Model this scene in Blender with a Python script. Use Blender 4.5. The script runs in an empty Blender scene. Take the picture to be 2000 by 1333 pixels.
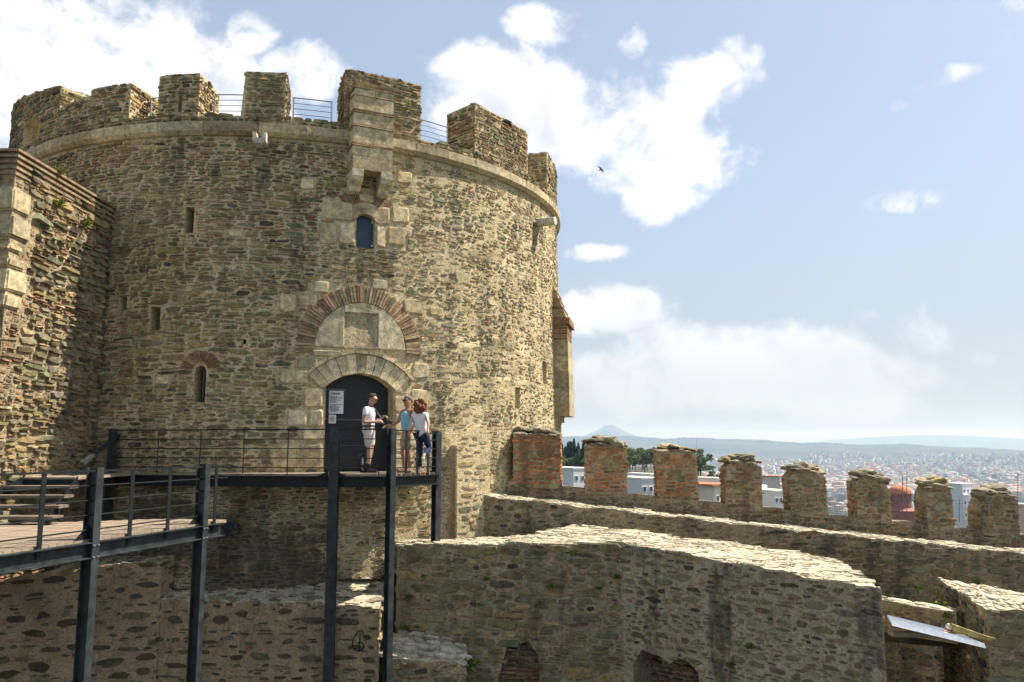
import bpy, bmesh, math, random
import numpy as np
from mathutils import Vector, Matrix
rad = math.radians
S = bpy.context.scene
COL = S.collection
# ------------------------------------------------------------------ camera
F, HY, EYE = 1580.0, 872.0, 1.30              # focal length in photo pixels, eye level row, eye height over the walkway
PITCH = math.atan((HY - 666.5) / F)
cam = bpy.data.cameras.new('camera'); camo = bpy.data.objects.new('camera', cam); COL.objects.link(camo)
cam.sensor_width = 36.0; cam.lens = 36.0 * F / 2000.0
cam.clip_start = 0.1; cam.clip_end = 60000
camo.location = (0, 0, EYE); camo.rotation_euler = (math.pi / 2 + PITCH, 0, 0)
S.camera = camo
# ------------------------------------------------------------------ light
SUN_AZ, SUN_EL = rad(73), rad(54)             # azimuth from +y towards +x
sd = Vector((math.sin(SUN_AZ) * math.cos(SUN_EL), math.cos(SUN_AZ) * math.cos(SUN_EL), math.sin(SUN_EL)))
sun = bpy.data.lights.new('sun', 'SUN'); suno = bpy.data.objects.new('sun', sun); COL.objects.link(suno)
sun.energy = 5.0; sun.angle = rad(0.5); sun.color = (1.0, 0.93, 0.82)
suno.rotation_euler = sd.to_track_quat('Z', 'Y').to_euler()
suno.location = (60, 0, 60)
S.view_settings.view_transform = 'Standard'; S.view_settings.look = 'None'
S.view_settings.exposure = 0.95; S.view_settings.gamma = 1.0; S.view_settings.use_curve_mapping = False
S.cycles.use_denoising = True
S.cycles.max_bounces = 6; S.cycles.diffuse_bounces = 3; S.cycles.glossy_bounces = 2
S.cycles.volume_bounces = 0; S.cycles.transparent_max_bounces = 6
S.cycles.sample_clamp_indirect = 6
# ------------------------------------------------------------------ node helper
class NT:
    def __init__(s, tree):
        s.t = tree; s.n = tree.nodes; s.l = tree.links
    def new(s, typ, **kw):
        n = s.n.new(typ)
        for k, v in kw.items(): setattr(n, k, v)
        return n
    def put(s, sock, v):
        if isinstance(v, bpy.types.NodeSocket): s.l.new(v, sock)
        elif isinstance(v, (tuple, list)) and len(v) == 3 and sock.type == 'RGBA': sock.default_value = (*v, 1)
        elif v is not None: sock.default_value = v
    def math(s, op, a, b=0.0, c=None, clamp=False):
        n = s.new('ShaderNodeMath', operation=op, use_clamp=clamp)
        s.put(n.inputs[0], a); s.put(n.inputs[1], b)
        if c is not None: s.put(n.inputs[2], c)
        return n.outputs[0]
    def vmath(s, op, a, b=None):
        n = s.new('ShaderNodeVectorMath', operation=op)
        s.put(n.inputs[0], a)
        if b is not None: s.put(n.inputs[1], b)
        return n.outputs['Value'] if op in ('LENGTH', 'DOT_PRODUCT', 'DISTANCE') else n.outputs[0]
    def rng(s, v, a, b, c=0.0, d=1.0, smooth=True):
        n = s.new('ShaderNodeMapRange', interpolation_type='SMOOTHSTEP' if smooth else 'LINEAR')
        for i, q in enumerate((v, a, b, c, d)): s.put(n.inputs[i], q)
        return n.outputs[0]
    def noise(s, vec, scale, detail=4.0, rough=0.55, dist=0.0):
        n = s.new('ShaderNodeTexNoise')
        s.put(n.inputs['Vector'], vec); n.inputs['Scale'].default_value = scale; n.inputs['Detail'].default_value = detail
        n.inputs['Roughness'].default_value = rough; n.inputs['Distortion'].default_value = dist
        return n.outputs[0]
    def voronoi(s, vec, scale, feature='F1'):
        n = s.new('ShaderNodeTexVoronoi', feature=feature)
        s.put(n.inputs['Vector'], vec); n.inputs['Scale'].default_value = scale
        return n
    def mix(s, fac, a, b, mode='MIX'):
        n = s.new('ShaderNodeMix', data_type='RGBA', blend_type=mode)
        s.put(n.inputs[0], fac); s.put(n.inputs[6], a); s.put(n.inputs[7], b)
        return n.outputs[2]
    def scale(s, vec, v):
        return s.vmath('MULTIPLY', vec, v)
# ------------------------------------------------------------------ sky with cumulus
def pix_dir(px, py):
    u = (px - 1000) / F; v = (666.5 - py) / F
    d = Vector((u, math.cos(PITCH) - v * math.sin(PITCH), v * math.cos(PITCH) + math.sin(PITCH)))
    return d.normalized()
W_ = bpy.data.worlds.new('World'); S.world = W_; W_.use_nodes = True
def build_world():
    t = NT(W_.node_tree); t.n.clear()
    out = t.new('ShaderNodeOutputWorld')
    sky = t.new('ShaderNodeTexSky', sky_type='NISHITA', sun_disc=False)
    sky.sun_elevation = SUN_EL; sky.sun_rotation = SUN_AZ
    sky.altitude = 100; sky.air_density = 1.0; sky.dust_density = 2.2; sky.ozone_density = 1.0
    skyc = t.mix(1.0, sky.outputs[0], (0.077, 0.077, 0.077), 'MULTIPLY')
    D = t.new('ShaderNodeTexCoord').outputs['Generated']
    dz = t.new('ShaderNodeSeparateXYZ'); t.put(dz.inputs[0], D)
    # thin veil of humid air that pales the blue everywhere
    skyc = t.mix(0.44, skyc, (0.35, 0.41, 0.50))
    skyc = t.mix(t.rng(dz.outputs[2], 0.0, 0.34, .6, 0.), skyc, (0.26, 0.265, 0.275))
    clouds = [  # photo px, py, half width, half height (photo pixels), strength
        (90, 120, 420, 190, 1.15), (330, 190, 290, 140, 1.0), (490, 70, 60, 46, .8), (600, 150, 120, 70, .9), (230, 5, 60, 30, .75),
        (960, 150, 150, 85, .98), (1080, 240, 330, 140, 1.12), (1280, 300, 200, 110, 1.0), (1370, 180, 140, 85, .98), (1290, 370, 110, 70, .92),
        (1070, 50, 120, 50, .72), (1130, 165, 110, 70, .8), (1430, 120, 70, 50, .75), (1230, 80, 40, 50, .62), (1480, 150, 40, 30, .6),
        (1190, 610, 150, 66, 1.1), (1145, 494, 100, 24, .7), (1300, 690, 150, 85, 1.1), (1480, 720, 260, 105, 1.2), (1640, 745, 220, 95, 1.1), (1230, 740, 200, 90, 1.0),
        (1840, 152, 70, 24, .62), (1750, 207, 30, 16, .58), (1770, 390, 90, 30, .6), (1620, 258, 22, 18, .6), (1700, 700, 240, 110, .6)]
    acc = None
    AE = t.new('ShaderNodeCombineXYZ')            # azimuth and elevation of the view direction
    t.put(AE.inputs[0], t.math('ARCTAN2', dz.outputs[0], dz.outputs[1])); t.put(AE.inputs[1], t.math('ARCSINE', dz.outputs[2]))
    def blob(d, wx, wz, st):
        nonlocal acc
        az, el = math.atan2(d[0], d[1]), math.asin(d[2]); sx, sz = math.cos(el) / wx, 1 / wz
        n = t.new('ShaderNodeVectorMath', operation='MULTIPLY_ADD'); t.put(n.inputs[0], AE.outputs[0])
        n.inputs[1].default_value = (sx, sz, 0); n.inputs[2].default_value = (-az * sx, -el * sz, 0)
        m = t.rng(t.vmath('DOT_PRODUCT', n.outputs[0], n.outputs[0]), 0.0, 1.35, st, 0.0)
        acc = m if acc is None else t.math('MAXIMUM', acc, m)
    for px, py, wx, wz, st in clouds:
        blob(pix_dir(px, py), wx / F, wz / F, st)
    r = random.Random(5)
    for k in range(10):                           # the same kind of sky goes on around and above
        az = rad(r.choice((-1, 1)) * r.uniform(48, 165)); el = rad(r.uniform(8, 60))
        w = r.uniform(.12, .3)
        blob((math.sin(az) * math.cos(el), math.cos(az) * math.cos(el), math.sin(el)), w, w * r.uniform(.35, .55), r.uniform(.7, 1.1))
    n1 = t.noise(D, 7.0, 9, .60, .35); n2 = t.noise(D, 3.1, 3, .5); n3 = t.noise(D, 30.0, 5, .62, .3)
    f = t.math('ADD', t.math('MULTIPLY', acc, 0.80), t.math('ADD', t.math('MULTIPLY', t.math('SUBTRACT', n1, .5), 2.1), t.math('MULTIPLY', t.math('SUBTRACT', n3, .5), 1.0)))
    dens = t.rng(f, 0.30, 0.92)
    thick = t.rng(f, 0.62, 1.15)
    D2 = t.vmath('ADD', D, tuple(sd * 0.03))
    n1b = t.noise(D2, 7.0, 6, .60, .35)
    lit = t.math('ADD', t.math('MULTIPLY', t.math('SUBTRACT', n1, n1b), 2.2), 0.86)
    shade = t.math('MULTIPLY', thick, t.rng(n2, .44, .60))
    lit = t.math('SUBTRACT', lit, t.math('MULTIPLY', shade, .55), clamp=True)
    cc = t.mix(lit, (0.34, 0.36, 0.43), (0.68, 0.67, 0.67))
    low = t.rng(dz.outputs[2], 0.02, 0.24)        # near the horizon the clouds are far away and thin out into the air
    cc = t.mix(low, (0.47, 0.49, 0.53), cc)
    dens = t.math('MULTIPLY', dens, t.math('ADD', t.math('MULTIPLY', low, .45), .55))
    dens = t.math('MULTIPLY', dens, t.rng(dz.outputs[2], -0.01, 0.05))
    col = t.mix(dens, skyc, cc)
    bg = t.new('ShaderNodeBackground'); t.put(bg.inputs[0], col); bg.inputs[1].default_value = 1.0
    t.l.new(bg.outputs[0], out.inputs[0])
build_world()
W_.cycles.sampling_method = 'MANUAL'; W_.cycles.sample_map_resolution = 128
# ------------------------------------------------------------------ object helpers
def rayv(px, py):
    u = (px - 1000) / F; v = (666.5 - py) / F
    y = math.cos(PITCH) - v * math.sin(PITCH)
    return u / y, (v * math.cos(PITCH) + math.sin(PITCH)) / y
def at(px, py, d):
    a, b = rayv(px, py)
    return Vector((a * d, d, EYE + b * d))
def link(o, parent=None):
    COL.objects.link(o)
    if parent is not None: o.parent = parent
    return o
def tag(o, label=None, cat=None, group=None, kind=None):
    if label: o['label'] = label
    if cat: o['category'] = cat
    if group: o['group'] = group
    if kind: o['kind'] = kind
    return o
def empty(name, label=None, cat=None, group=None, loc=(0, 0, 0)):
    o = bpy.data.objects.new(name, None); link(o); o.location = loc; o.empty_display_size = .2
    return tag(o, label, cat, group)
def meshobj(name, verts, faces, mat, parent=None, cols=None, smooth=False):
    me = bpy.data.meshes.new(name)
    me.from_pydata([tuple(v) for v in verts], [], faces)
    if cols is not None:
        a = me.color_attributes.new('Col', 'FLOAT_COLOR', 'POINT')
        c = np.ones((len(verts), 4), np.float32); c[:, :3] = cols
        a.data.foreach_set('color', c.ravel())
    if mat: me.materials.append(mat)
    if smooth: me.polygons.foreach_set('use_smooth', [True] * len(me.polygons))
    me.update()
    o = bpy.data.objects.new(name, me)
    return link(o, parent)
class MB:
    def __init__(s): s.v = []; s.f = []; s.c = []
    def add(s, vs, fs, col=(.5, .5, .5)):
        b = len(s.v); s.v += [tuple(v) for v in vs]; s.f += [tuple(b + i for i in f) for f in fs]; s.c += [col] * len(vs)
    def box(s, c, size, rot=None, col=(.5, .5, .5), off=(0, 0, 0)):
        hx, hy, hz = size[0] / 2, size[1] / 2, size[2] / 2
        vs = [Vector((x * hx, y * hy, z * hz)) + Vector(off) for z in (-1, 1) for y in (-1, 1) for x in (-1, 1)]
        if rot is not None: vs = [rot @ v for v in vs]
        c = Vector(c)
        s.add([c + v for v in vs], [(0, 2, 3, 1), (4, 5, 7, 6), (0, 1, 5, 4), (2, 6, 7, 3), (0, 4, 6, 2), (1, 3, 7, 5)], col)
    def bar(s, a, b, w, h, col=(.5, .5, .5), up=(0, 0, 1)):
        a = Vector(a); b = Vector(b); d = b - a; L = d.length
        x = d.normalized(); z = Vector(up)
        if abs(x.dot(z)) > .98: z = Vector((0, 1, 0))
        y = z.cross(x).normalized(); z = x.cross(y)
        R = Matrix((x, y, z)).transposed()
        s.box((a + b) / 2, (L, w, h), R, col)
    def tube(s, a, b, r, n=8, col=(.5, .5, .5), r2=None):
        a = Vector(a); b = Vector(b); x = (b - a).normalized()
        y = x.orthogonal().normalized(); z = x.cross(y); r2 = r if r2 is None else r2
        vs = []
        for p, rr in ((a, r), (b, r2)):
            for i in range(n):
                t = 2 * math.pi * i / n; vs.append(p + (y * math.cos(t) + z * math.sin(t)) * rr)
        s.add(vs, [(i, (i + 1) % n, n + (i + 1) % n, n + i) for i in range(n)] + [tuple(range(n - 1, -1, -1)), tuple(range(n, 2 * n))], col)
    def build(s, name, mat, parent=None, smooth=False):
        return meshobj(name, s.v, s.f, mat, parent, s.c, smooth)
def one(name, mat, parent, fn, *a, **k):
    m = MB(); getattr(m, fn)(*a, **k); return m.build(name, mat, parent)
# ------------------------------------------------------------------ materials
def newmat(name):
    m = bpy.data.materials.new(name); m.use_nodes = True
    t = NT(m.node_tree); t.n.clear()
    out = t.new('ShaderNodeOutputMaterial'); b = t.new('ShaderNodeBsdfPrincipled')
    t.l.new(b.outputs[0], out.inputs[0])
    return m, t, b
def bump(t, b, h, strength, dist):
    n = t.new('ShaderNodeBump'); n.inputs['Strength'].default_value = strength; n.inputs['Distance'].default_value = dist
    t.put(n.inputs['Height'], h); t.l.new(n.outputs[0], b.inputs['Normal'])
def moss_shade(t, col, P, spots):
    """ragged black-green mossy and sooty patches round given points, with recess shade painted in"""
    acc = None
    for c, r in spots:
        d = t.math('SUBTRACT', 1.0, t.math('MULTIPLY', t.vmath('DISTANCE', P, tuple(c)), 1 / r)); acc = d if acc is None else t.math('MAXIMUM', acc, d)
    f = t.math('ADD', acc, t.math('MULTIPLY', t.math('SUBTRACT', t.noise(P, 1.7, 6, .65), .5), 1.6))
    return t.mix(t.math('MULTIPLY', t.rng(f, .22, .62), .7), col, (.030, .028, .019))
SPOTS = []
def weather(t, col, P, grime, streak):
    """black crust and run-off streaks (blotches and vertical runs with shapes of their own)"""
    if grime > 0:
        g = t.rng(t.noise(P, .8, 6, .62), .50, .70)
        g = t.math('MULTIPLY', g, t.rng(t.noise(P, 9, 4, .6), .35, .65, .35, 1))
        col = t.mix(t.math('MULTIPLY', g, grime), col, (.045, .043, .036))
    if streak > 0:
        s = t.noise(t.scale(P, (2.1, 2.1, .16)), 1.0, 3, .5)
        s2 = t.noise(t.scale(P, (1.4, 1.4, .7)), 4.0, 4, .6)
        s = t.math('MULTIPLY', t.rng(s, .50, .66), t.rng(s2, .30, .56))
        col = t.mix(t.math('MULTIPLY', s, streak), col, (.035, .034, .032))
    return col
def mat_masonry(name, grime=.5, streak=0., dust=.35, dustcol=(.36, .29, .19), wash=0.):
    m, t, b = newmat(name)
    P = t.new('ShaderNodeNewGeometry').outputs['Position']
    a = t.new('ShaderNodeAttribute', attribute_name='Col').outputs['Color']
    n1 = t.noise(P, 7, 6, .62); n2 = t.noise(P, 38, 5, .65); n3 = t.noise(P, 2.2, 3, .5)
    c = t.mix(1.0, a, t.mix(t.rng(n1, .3, .7), (.62, .62, .62), (1.35, 1.33, 1.28)), 'MULTIPLY')
    c = t.mix(1.0, c, t.mix(t.rng(n2, .3, .7), (.68, .68, .68), (1.28, 1.28, 1.28)), 'MULTIPLY')
    d = t.math('MULTIPLY', t.rng(t.math('ADD', t.math('MULTIPLY', n3, .6), t.math('MULTIPLY', n2, .4)), .48, .66), dust)
    c = t.mix(d, c, dustcol)
    if wash:                                             # remains of lime pointing smeared over the stones in patches
        wn_ = t.math('ADD', t.math('MULTIPLY', t.noise(P, .55, 4, .6), .65), t.math('MULTIPLY', n1, .35))
        c = t.mix(t.math('MULTIPLY', t.rng(wn_, .47, .60), wash), c, dustcol)
    c = t.mix(1.0, weather(t, c, P, grime, streak), (1.0, .985, .90), 'MULTIPLY')
    if name.startswith('tower_'): c = moss_shade(t, c, P, [((-6.3, 18.7, -1.0), 2.0), ((-5.0, 18.9, -1.6), 1.9), ((-7.6, 18.6, -.6), 1.7)])  # tower foot: shade under the deck painted in along with mossy staining
    t.put(b.inputs['Base Color'], c); b.inputs['Roughness'].default_value = .93; b.inputs['Specular IOR Level'].default_value = .25
    h = t.math('ADD', t.math('MULTIPLY', n1, .6), t.math('MULTIPLY', n2, .4))
    bump(t, b, h, .75, .035)
    return m
def mat_mortar(name, c1, c2, grime=.4, streak=0., chips=.5):
    m, t, b = newmat(name)
    P = t.new('ShaderNodeNewGeometry').outputs['Position']
    n1 = t.noise(P, 2.6, 6, .6); n2 = t.noise(P, 22, 6, .65); n3 = t.noise(P, 80, 3, .6)
    c = t.mix(t.rng(n1, .32, .68), c1, c2)
    c = t.mix(1.0, c, t.mix(t.rng(n2, .28, .7), (.60, .58, .55), (1.25, 1.25, 1.25)), 'MULTIPLY')
    # small chips and tile crumbs pressed into the mortar
    wv = t.vmath('ADD', t.scale(P, (1, 1, 2.1)), t.scale(t.new('ShaderNodeTexNoise').outputs[1], (.0, .0, .0)))
    vo = t.voronoi(wv, 9.0); vd = vo.outputs['Distance']; vc = vo.outputs['Color']
    sx = t.new('ShaderNodeSeparateColor'); t.put(sx.inputs[0], vc)
    chip = t.math('MULTIPLY', t.math('LESS_THAN', t.math('ADD', vd, t.math('MULTIPLY', t.math('SUBTRACT', n2, .5), .35)), .34), t.math('GREATER_THAN', sx.outputs[0], .52))
    chc = t.mix(t.math('GREATER_THAN', sx.outputs[1], .68), t.mix(sx.outputs[2], (.10, .095, .065), (.24, .20, .13)), (.26, .12, .075))
    c = t.mix(t.math('MULTIPLY', chip, chips), c, chc)
    c = t.mix(1.0, weather(t, c, P, grime, streak), (1.0, .985, .90), 'MULTIPLY')
    if name.startswith('tower_'): c = moss_shade(t, c, P, [((-6.3, 18.7, -1.0), 2.0), ((-5.0, 18.9, -1.6), 1.9), ((-7.6, 18.6, -.6), 1.7)])  # mortar gets the same mossy stains and painted recess shade
    t.put(b.inputs['Base Color'], c); b.inputs['Roughness'].default_value = .96; b.inputs['Specular IOR Level'].default_value = .15
    h = t.math('ADD', t.math('MULTIPLY', n1, .35), t.math('ADD', t.math('MULTIPLY', n2, .45), t.math('ADD', t.math('MULTIPLY', n3, .12), t.math('MULTIPLY', chip, .25))))
    bump(t, b, h, 1.0, .07)
    return m
def mat_plain(name, col, rough=.6, metal=0., var=.12, scale=12., bmp=.15, spec=.4, col2=None):
    m, t, b = newmat(name)
    P = t.new('ShaderNodeTexCoord').outputs['Object']
    n = t.noise(P, scale, 5, .6)
    lo = tuple(x * (1 - var) for x in col); hi = tuple(min(1, x * (1 + var)) for x in col)
    if col2: lo, hi = col, col2
    t.put(b.inputs['Base Color'], t.mix(t.rng(n, .3, .7), lo, hi))
    b.inputs['Roughness'].default_value = rough; b.inputs['Metallic'].default_value = metal; b.inputs['Specular IOR Level'].default_value = spec
    if bmp: bump(t, b, n, bmp, .02)
    return m
def mat_attr(name, rough=.9, var=.3, scale=3., trans=0.):
    m, t, b = newmat(name)
    P = t.new('ShaderNodeNewGeometry').outputs['Position']
    a = t.new('ShaderNodeAttribute', attribute_name='Col').outputs['Color']
    n = t.noise(P, scale, 4, .6)
    t.put(b.inputs['Base Color'], t.mix(1.0, a, t.mix(n, (1 - var,) * 3, (1 + var,) * 3), 'MULTIPLY'))
    b.inputs['Roughness'].default_value = rough; b.inputs['Specular IOR Level'].default_value = .25
    return m
M = {}
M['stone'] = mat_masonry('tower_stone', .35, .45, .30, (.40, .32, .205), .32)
M['stone_wall'] = mat_masonry('rampart_stone', .4, .55, .45, (.30, .24, .16), .35)
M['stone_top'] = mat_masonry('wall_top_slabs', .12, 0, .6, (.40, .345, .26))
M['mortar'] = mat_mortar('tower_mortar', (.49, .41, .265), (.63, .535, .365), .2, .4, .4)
M['mortar_wall'] = mat_mortar('rampart_mortar', (.33, .265, .175), (.44, .36, .25), .4, .55, .45)
M['mortar_grey'] = mat_mortar('streaked_grey_mortar', (.40, .335, .245), (.52, .44, .325), .35, .66, .45)
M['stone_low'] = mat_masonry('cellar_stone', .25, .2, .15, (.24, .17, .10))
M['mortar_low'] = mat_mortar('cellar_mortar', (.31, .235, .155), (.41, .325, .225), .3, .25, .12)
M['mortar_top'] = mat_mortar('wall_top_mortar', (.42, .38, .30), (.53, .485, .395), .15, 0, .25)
M['ashlar'] = mat_masonry('limestone', .18, .12, .35, (.42, .34, .22))
M['brick'] = mat_masonry('brick', .3, .2, .35, (.36, .28, .19))
M['steel'] = mat_plain('green_black_steel', (.008, .011, .012), .55, .0, .35, 7, .05, .3)
M['steel_worn'] = mat_plain('worn_steel', (.009, .013, .014), .55, .0, .5, 5, .05, .35, (.035, .045, .047))
M['deck'] = mat_plain('deck_wood', (.20, .15, .105), .8, 0, .3, 5, .2, .2, (.33, .265, .195))
M['tread'] = mat_plain('weathered_tread_wood', (.12, .092, .066), .85, 0, .3, 5, .2, .2, (.20, .16, .12))
M['door'] = mat_plain('dark_steel_door', (.012, .015, .022), .5, .0, .25, 3, .03, .4)
M['shutter'] = mat_plain('blue_shutter', (.035, .06, .10), .5, .0, .2, 4, .05, .4)
M['galv'] = mat_plain('galvanised_steel', (.52, .55, .58), .38, .75, .15, 14, .05, .5)
M['rail_thin'] = mat_plain('grey_rail_metal', (.16, .15, .15), .45, .5, .2, 9, 0, .5)
M['white'] = mat_plain('white_board', (.74, .75, .76), .5, 0, .04, 5, 0, .3)
M['ink'] = mat_plain('print_ink', (.12, .12, .14), .6, 0, .1, 5, 0, .2)
M['blue_ink'] = mat_plain('blue_print', (.05, .1, .35), .6, 0, .1, 5, 0, .2)
M['spray'] = mat_plain('black_spray_paint', (.008, .008, .009), .6, 0, .3, 30, 0, .3)
M['spray_blue'] = mat_plain('blue_spray_paint', (.008, .013, .035), .6, 0, .3, 30, 0, .3)
M['chalk'] = mat_plain('chalk_marks', (.36, .31, .24), .9, 0, .2, 30, 0, .1)
M['red_paint'] = mat_plain('red_scrawl', (.5, .12, .12), .8, 0, .2, 30, 0, .1)
M['earth'] = mat_mortar('dark_earth', (.045, .037, .026), (.085, .068, .045), .2, 0, .3)
M['leaf'] = mat_attr('leaf', .7, .35, 20)
M['crown'] = mat_attr('tree_leaf', .8, .3, .5)
M['bark'] = mat_plain('bark', (.10, .075, .05), .9, 0, .3, 4, .3, .2)
M['marble'] = mat_masonry('marble', .08, 0, .2, (.5, .46, .38))
M['concrete'] = mat_plain('concrete', (.30, .27, .22), .9, 0, .2, 10, .3, .2)
# ------------------------------------------------------------------ masonry kit
class Plane:
    def __init__(s, o, eu, ev, n):
        s.o, s.eu, s.ev, s.n = [np.array(tuple(x), float) for x in (o, eu, ev, n)]
    def P(s, a):
        return s.o + a[:, :1] * s.eu + a[:, 1:2] * s.ev + a[:, 2:3] * s.n
    @staticmethod
    def between(a, b, normal_side=None):
        """upright plane from a to b (2d), u along it, v = world z; the normal is to the right of a->b when seen from above"""
        a = Vector((a[0], a[1], 0)); b = Vector((b[0], b[1], 0)); e = (b - a).normalized()
        return Plane(a, e, (0, 0, 1), (e.y, -e.x, 0))
def poly_faces(n, rings):
    f = []
    for r in range(rings - 1):
        for i in range(n):
            j = (i + 1) % n; f.append((r * n + i, r * n + j, (r + 1) * n + j, (r + 1) * n + i))
    f.append(tuple((rings - 1) * n + i for i in range(n)))
    return f
FACES = {n: poly_faces(n, 3) for n in (4, 5, 6, 7, 8, 9, 10)}
def mk_stone(R, uc, vc, w, h, proj, sq=2.6, n=9, jit=.10, rot=0., base=-.035):
    ang = (np.arange(n) + R.uniform(0, 1)) / n * 2 * np.pi + R.uniform(-.42, .42, n) * 6 / n
    if n == 4: ang = np.array([-.75, -.25, .25, .75]) * np.pi
    c, s = np.cos(ang), np.sin(ang)
    x = np.sign(c) * np.abs(c) ** (2 / sq) * w / 2; y = np.sign(s) * np.abs(s) ** (2 / sq) * h / 2
    if n == 4: x = np.sign(c) * w / 2; y = np.sign(s) * h / 2
    k = 1 + R.uniform(-jit * 1.6, jit, n); x = x * k; y = y * (1 + R.uniform(-jit * 1.6, jit, n))
    if jit > .08: x = x + y * R.uniform(-.5, .5); y = y + x * R.uniform(-.05, .05)
    if rot: x, y = x * math.cos(rot) - y * math.sin(rot), x * math.sin(rot) + y * math.cos(rot)
    e = min(w, h); k1 = 1 - .07 * e / w, 1 - .07 * e / h; k2 = 1 - .26 * e / w, 1 - .26 * e / h
    t1, t2 = R.uniform(-.25, .25, 2) * proj
    a = np.zeros((3 * n, 3))
    a[:n, 0] = x * 1.03; a[:n, 1] = y * 1.03; a[:n, 2] = base
    a[n:2 * n, 0] = x * k1[0]; a[n:2 * n, 1] = y * k1[1]; a[n:2 * n, 2] = proj * .80 * (1 + R.uniform(-.25, .25, n))
    a[2 * n:, 0] = x * k2[0]; a[2 * n:, 1] = y * k2[1]
    a[2 * n:, 2] = proj + t1 * a[2 * n:, 0] / w * 2 + t2 * a[2 * n:, 1] / h * 2
    a[:, 0] += uc; a[:, 1] += vc
    return a, n
def pick(R, pal):
    wts = np.array([p[1] for p in pal]); c = pal[R.choice(len(pal), p=wts / wts.sum())][0]
    k = R.uniform(.72, 1.3)
    t_ = R.uniform(-.05, .05)
    return (max(.01, c[0] * k * (1 + t_)), max(.01, c[1] * k), max(.01, c[2] * k * (1 - t_)))
OLIVE, GGREEN, OCHRE, BROWN, DARK = (.190, .168, .082), (.150, .162, .102), (.30, .222, .108), (.170, .124, .073), (.072, .062, .051)
TAN, BRICK, PALE, GREY = (.36, .28, .165), (.27, .15, .092), (.50, .42, .29), (.21, .19, .145)
PAL_T = [(OLIVE, 4.5), (GGREEN, 2.6), (OCHRE, 2.0), (BROWN, 3.4), (DARK, 1.5), (TAN, 1.2), (PALE, .3)]
PAL_R = [((.265, .235, .130), 3.4), ((.215, .228, .150), 2.6), ((.34, .255, .125), 2), (BROWN, 1.1), ((.42, .34, .21), 2.6), ((.27, .24, .18), 1.6), (PALE, .8), (DARK, .35)]
PAL_B = [(BRICK, 5), ((.22, .125, .08), 2), ((.33, .21, .135), 2)]
PAL_L = [((.50, .42, .285), 3), ((.45, .37, .245), 2), ((.54, .465, .335), 2)]
PAL_W = [(OLIVE, 3.2), (GGREEN, 2.3), (BROWN, 3.2), (DARK, 1.6), (GREY, 1.6), (OCHRE, 1.2), (TAN, .8)]
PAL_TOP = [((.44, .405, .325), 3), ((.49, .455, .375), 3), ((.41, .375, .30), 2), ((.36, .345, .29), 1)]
STY_T = dict(h=(.06, .17), asp=(1.5, 4.2), gap=(.012, .04), proj=(.006, .030), pal=PAL_T, fill=.95, tile=.42, split=.22, course=.22, sq=3.2, jit=.13, wav=.05, chips=26, chipb=.45)
STY_T2 = dict(STY_T, tile=.6, course=.22, h=(.06, .13), chipb=.6)
STY_T3 = dict(STY_T, asp=(1.2, 3.0), gap=(.03, .08), fill=.85, tile=.2, jit=.16)
STY_R = dict(h=(.08, .21), asp=(1.1, 3.0), gap=(.03, .10), proj=(.002, .014), pal=PAL_R, fill=.84, tile=.10, split=.14, course=.03, sq=2.6, jit=.18, wav=.08, chipk=.5, chipb=.10)
STY_W = dict(h=(.08, .22), asp=(1.3, 3.2), gap=(.012, .035), proj=(.015, .055), pal=PAL_W, fill=.97, tile=.04, split=.25, course=.0, sq=3.2, jit=.15, wav=.06, chips=18, chipb=.06)
STY_WS = dict(h=(.06, .17), asp=(1.1, 2.8), gap=(.025, .09), proj=(.008, .03), pal=PAL_W, fill=.86, tile=.04, split=.12, course=.0, sq=2.6, jit=.18, wav=.08, chips=12, chipb=.15, chipk=.7)
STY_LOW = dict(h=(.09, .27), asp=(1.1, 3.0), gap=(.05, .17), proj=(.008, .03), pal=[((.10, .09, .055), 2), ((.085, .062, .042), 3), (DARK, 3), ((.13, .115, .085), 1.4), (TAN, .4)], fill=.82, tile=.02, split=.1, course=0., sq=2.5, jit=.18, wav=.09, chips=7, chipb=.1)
STY_M = dict(h=(.06, .15), asp=(1.6, 4.0), gap=(.012, .03), proj=(.012, .045), pal=PAL_T, fill=.96, tile=.5, split=.3, course=.3, sq=3.4, jit=.12, wav=.03, chips=22, chipb=.5)
STY_BR = dict(h=(.068, .082), asp=(2.2, 4.4), gap=(.016, .028), proj=(.006, .03), pal=[((.37, .155, .08), 5), ((.27, .115, .065), 2), ((.40, .20, .11), 1.5), (BROWN, .8)], fill=.96, tile=0, split=0, course=0, sq=7, jit=.06, wav=.014, chips=6)
STY_MIX = dict(h=(.06, .13), asp=(1.6, 3.4), gap=(.015, .04), proj=(.008, .04), pal=PAL_B[:2] + [(OLIVE, 2.6), (BROWN, 2.2), (OCHRE, 1), (GGREEN, 1.2)], fill=.94, tile=.25, split=.1, course=.25, sq=3.6, jit=.12, wav=.03, chips=14, chipb=.4)
STY_TOP = dict(h=(.08, .24), asp=(1.0, 2.6), gap=(.008, .03), proj=(.002, .013), pal=PAL_TOP, fill=.72, tile=0, split=.1, course=0, sq=3.4, jit=.17, wav=.10, chips=14, chipb=0)
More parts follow.
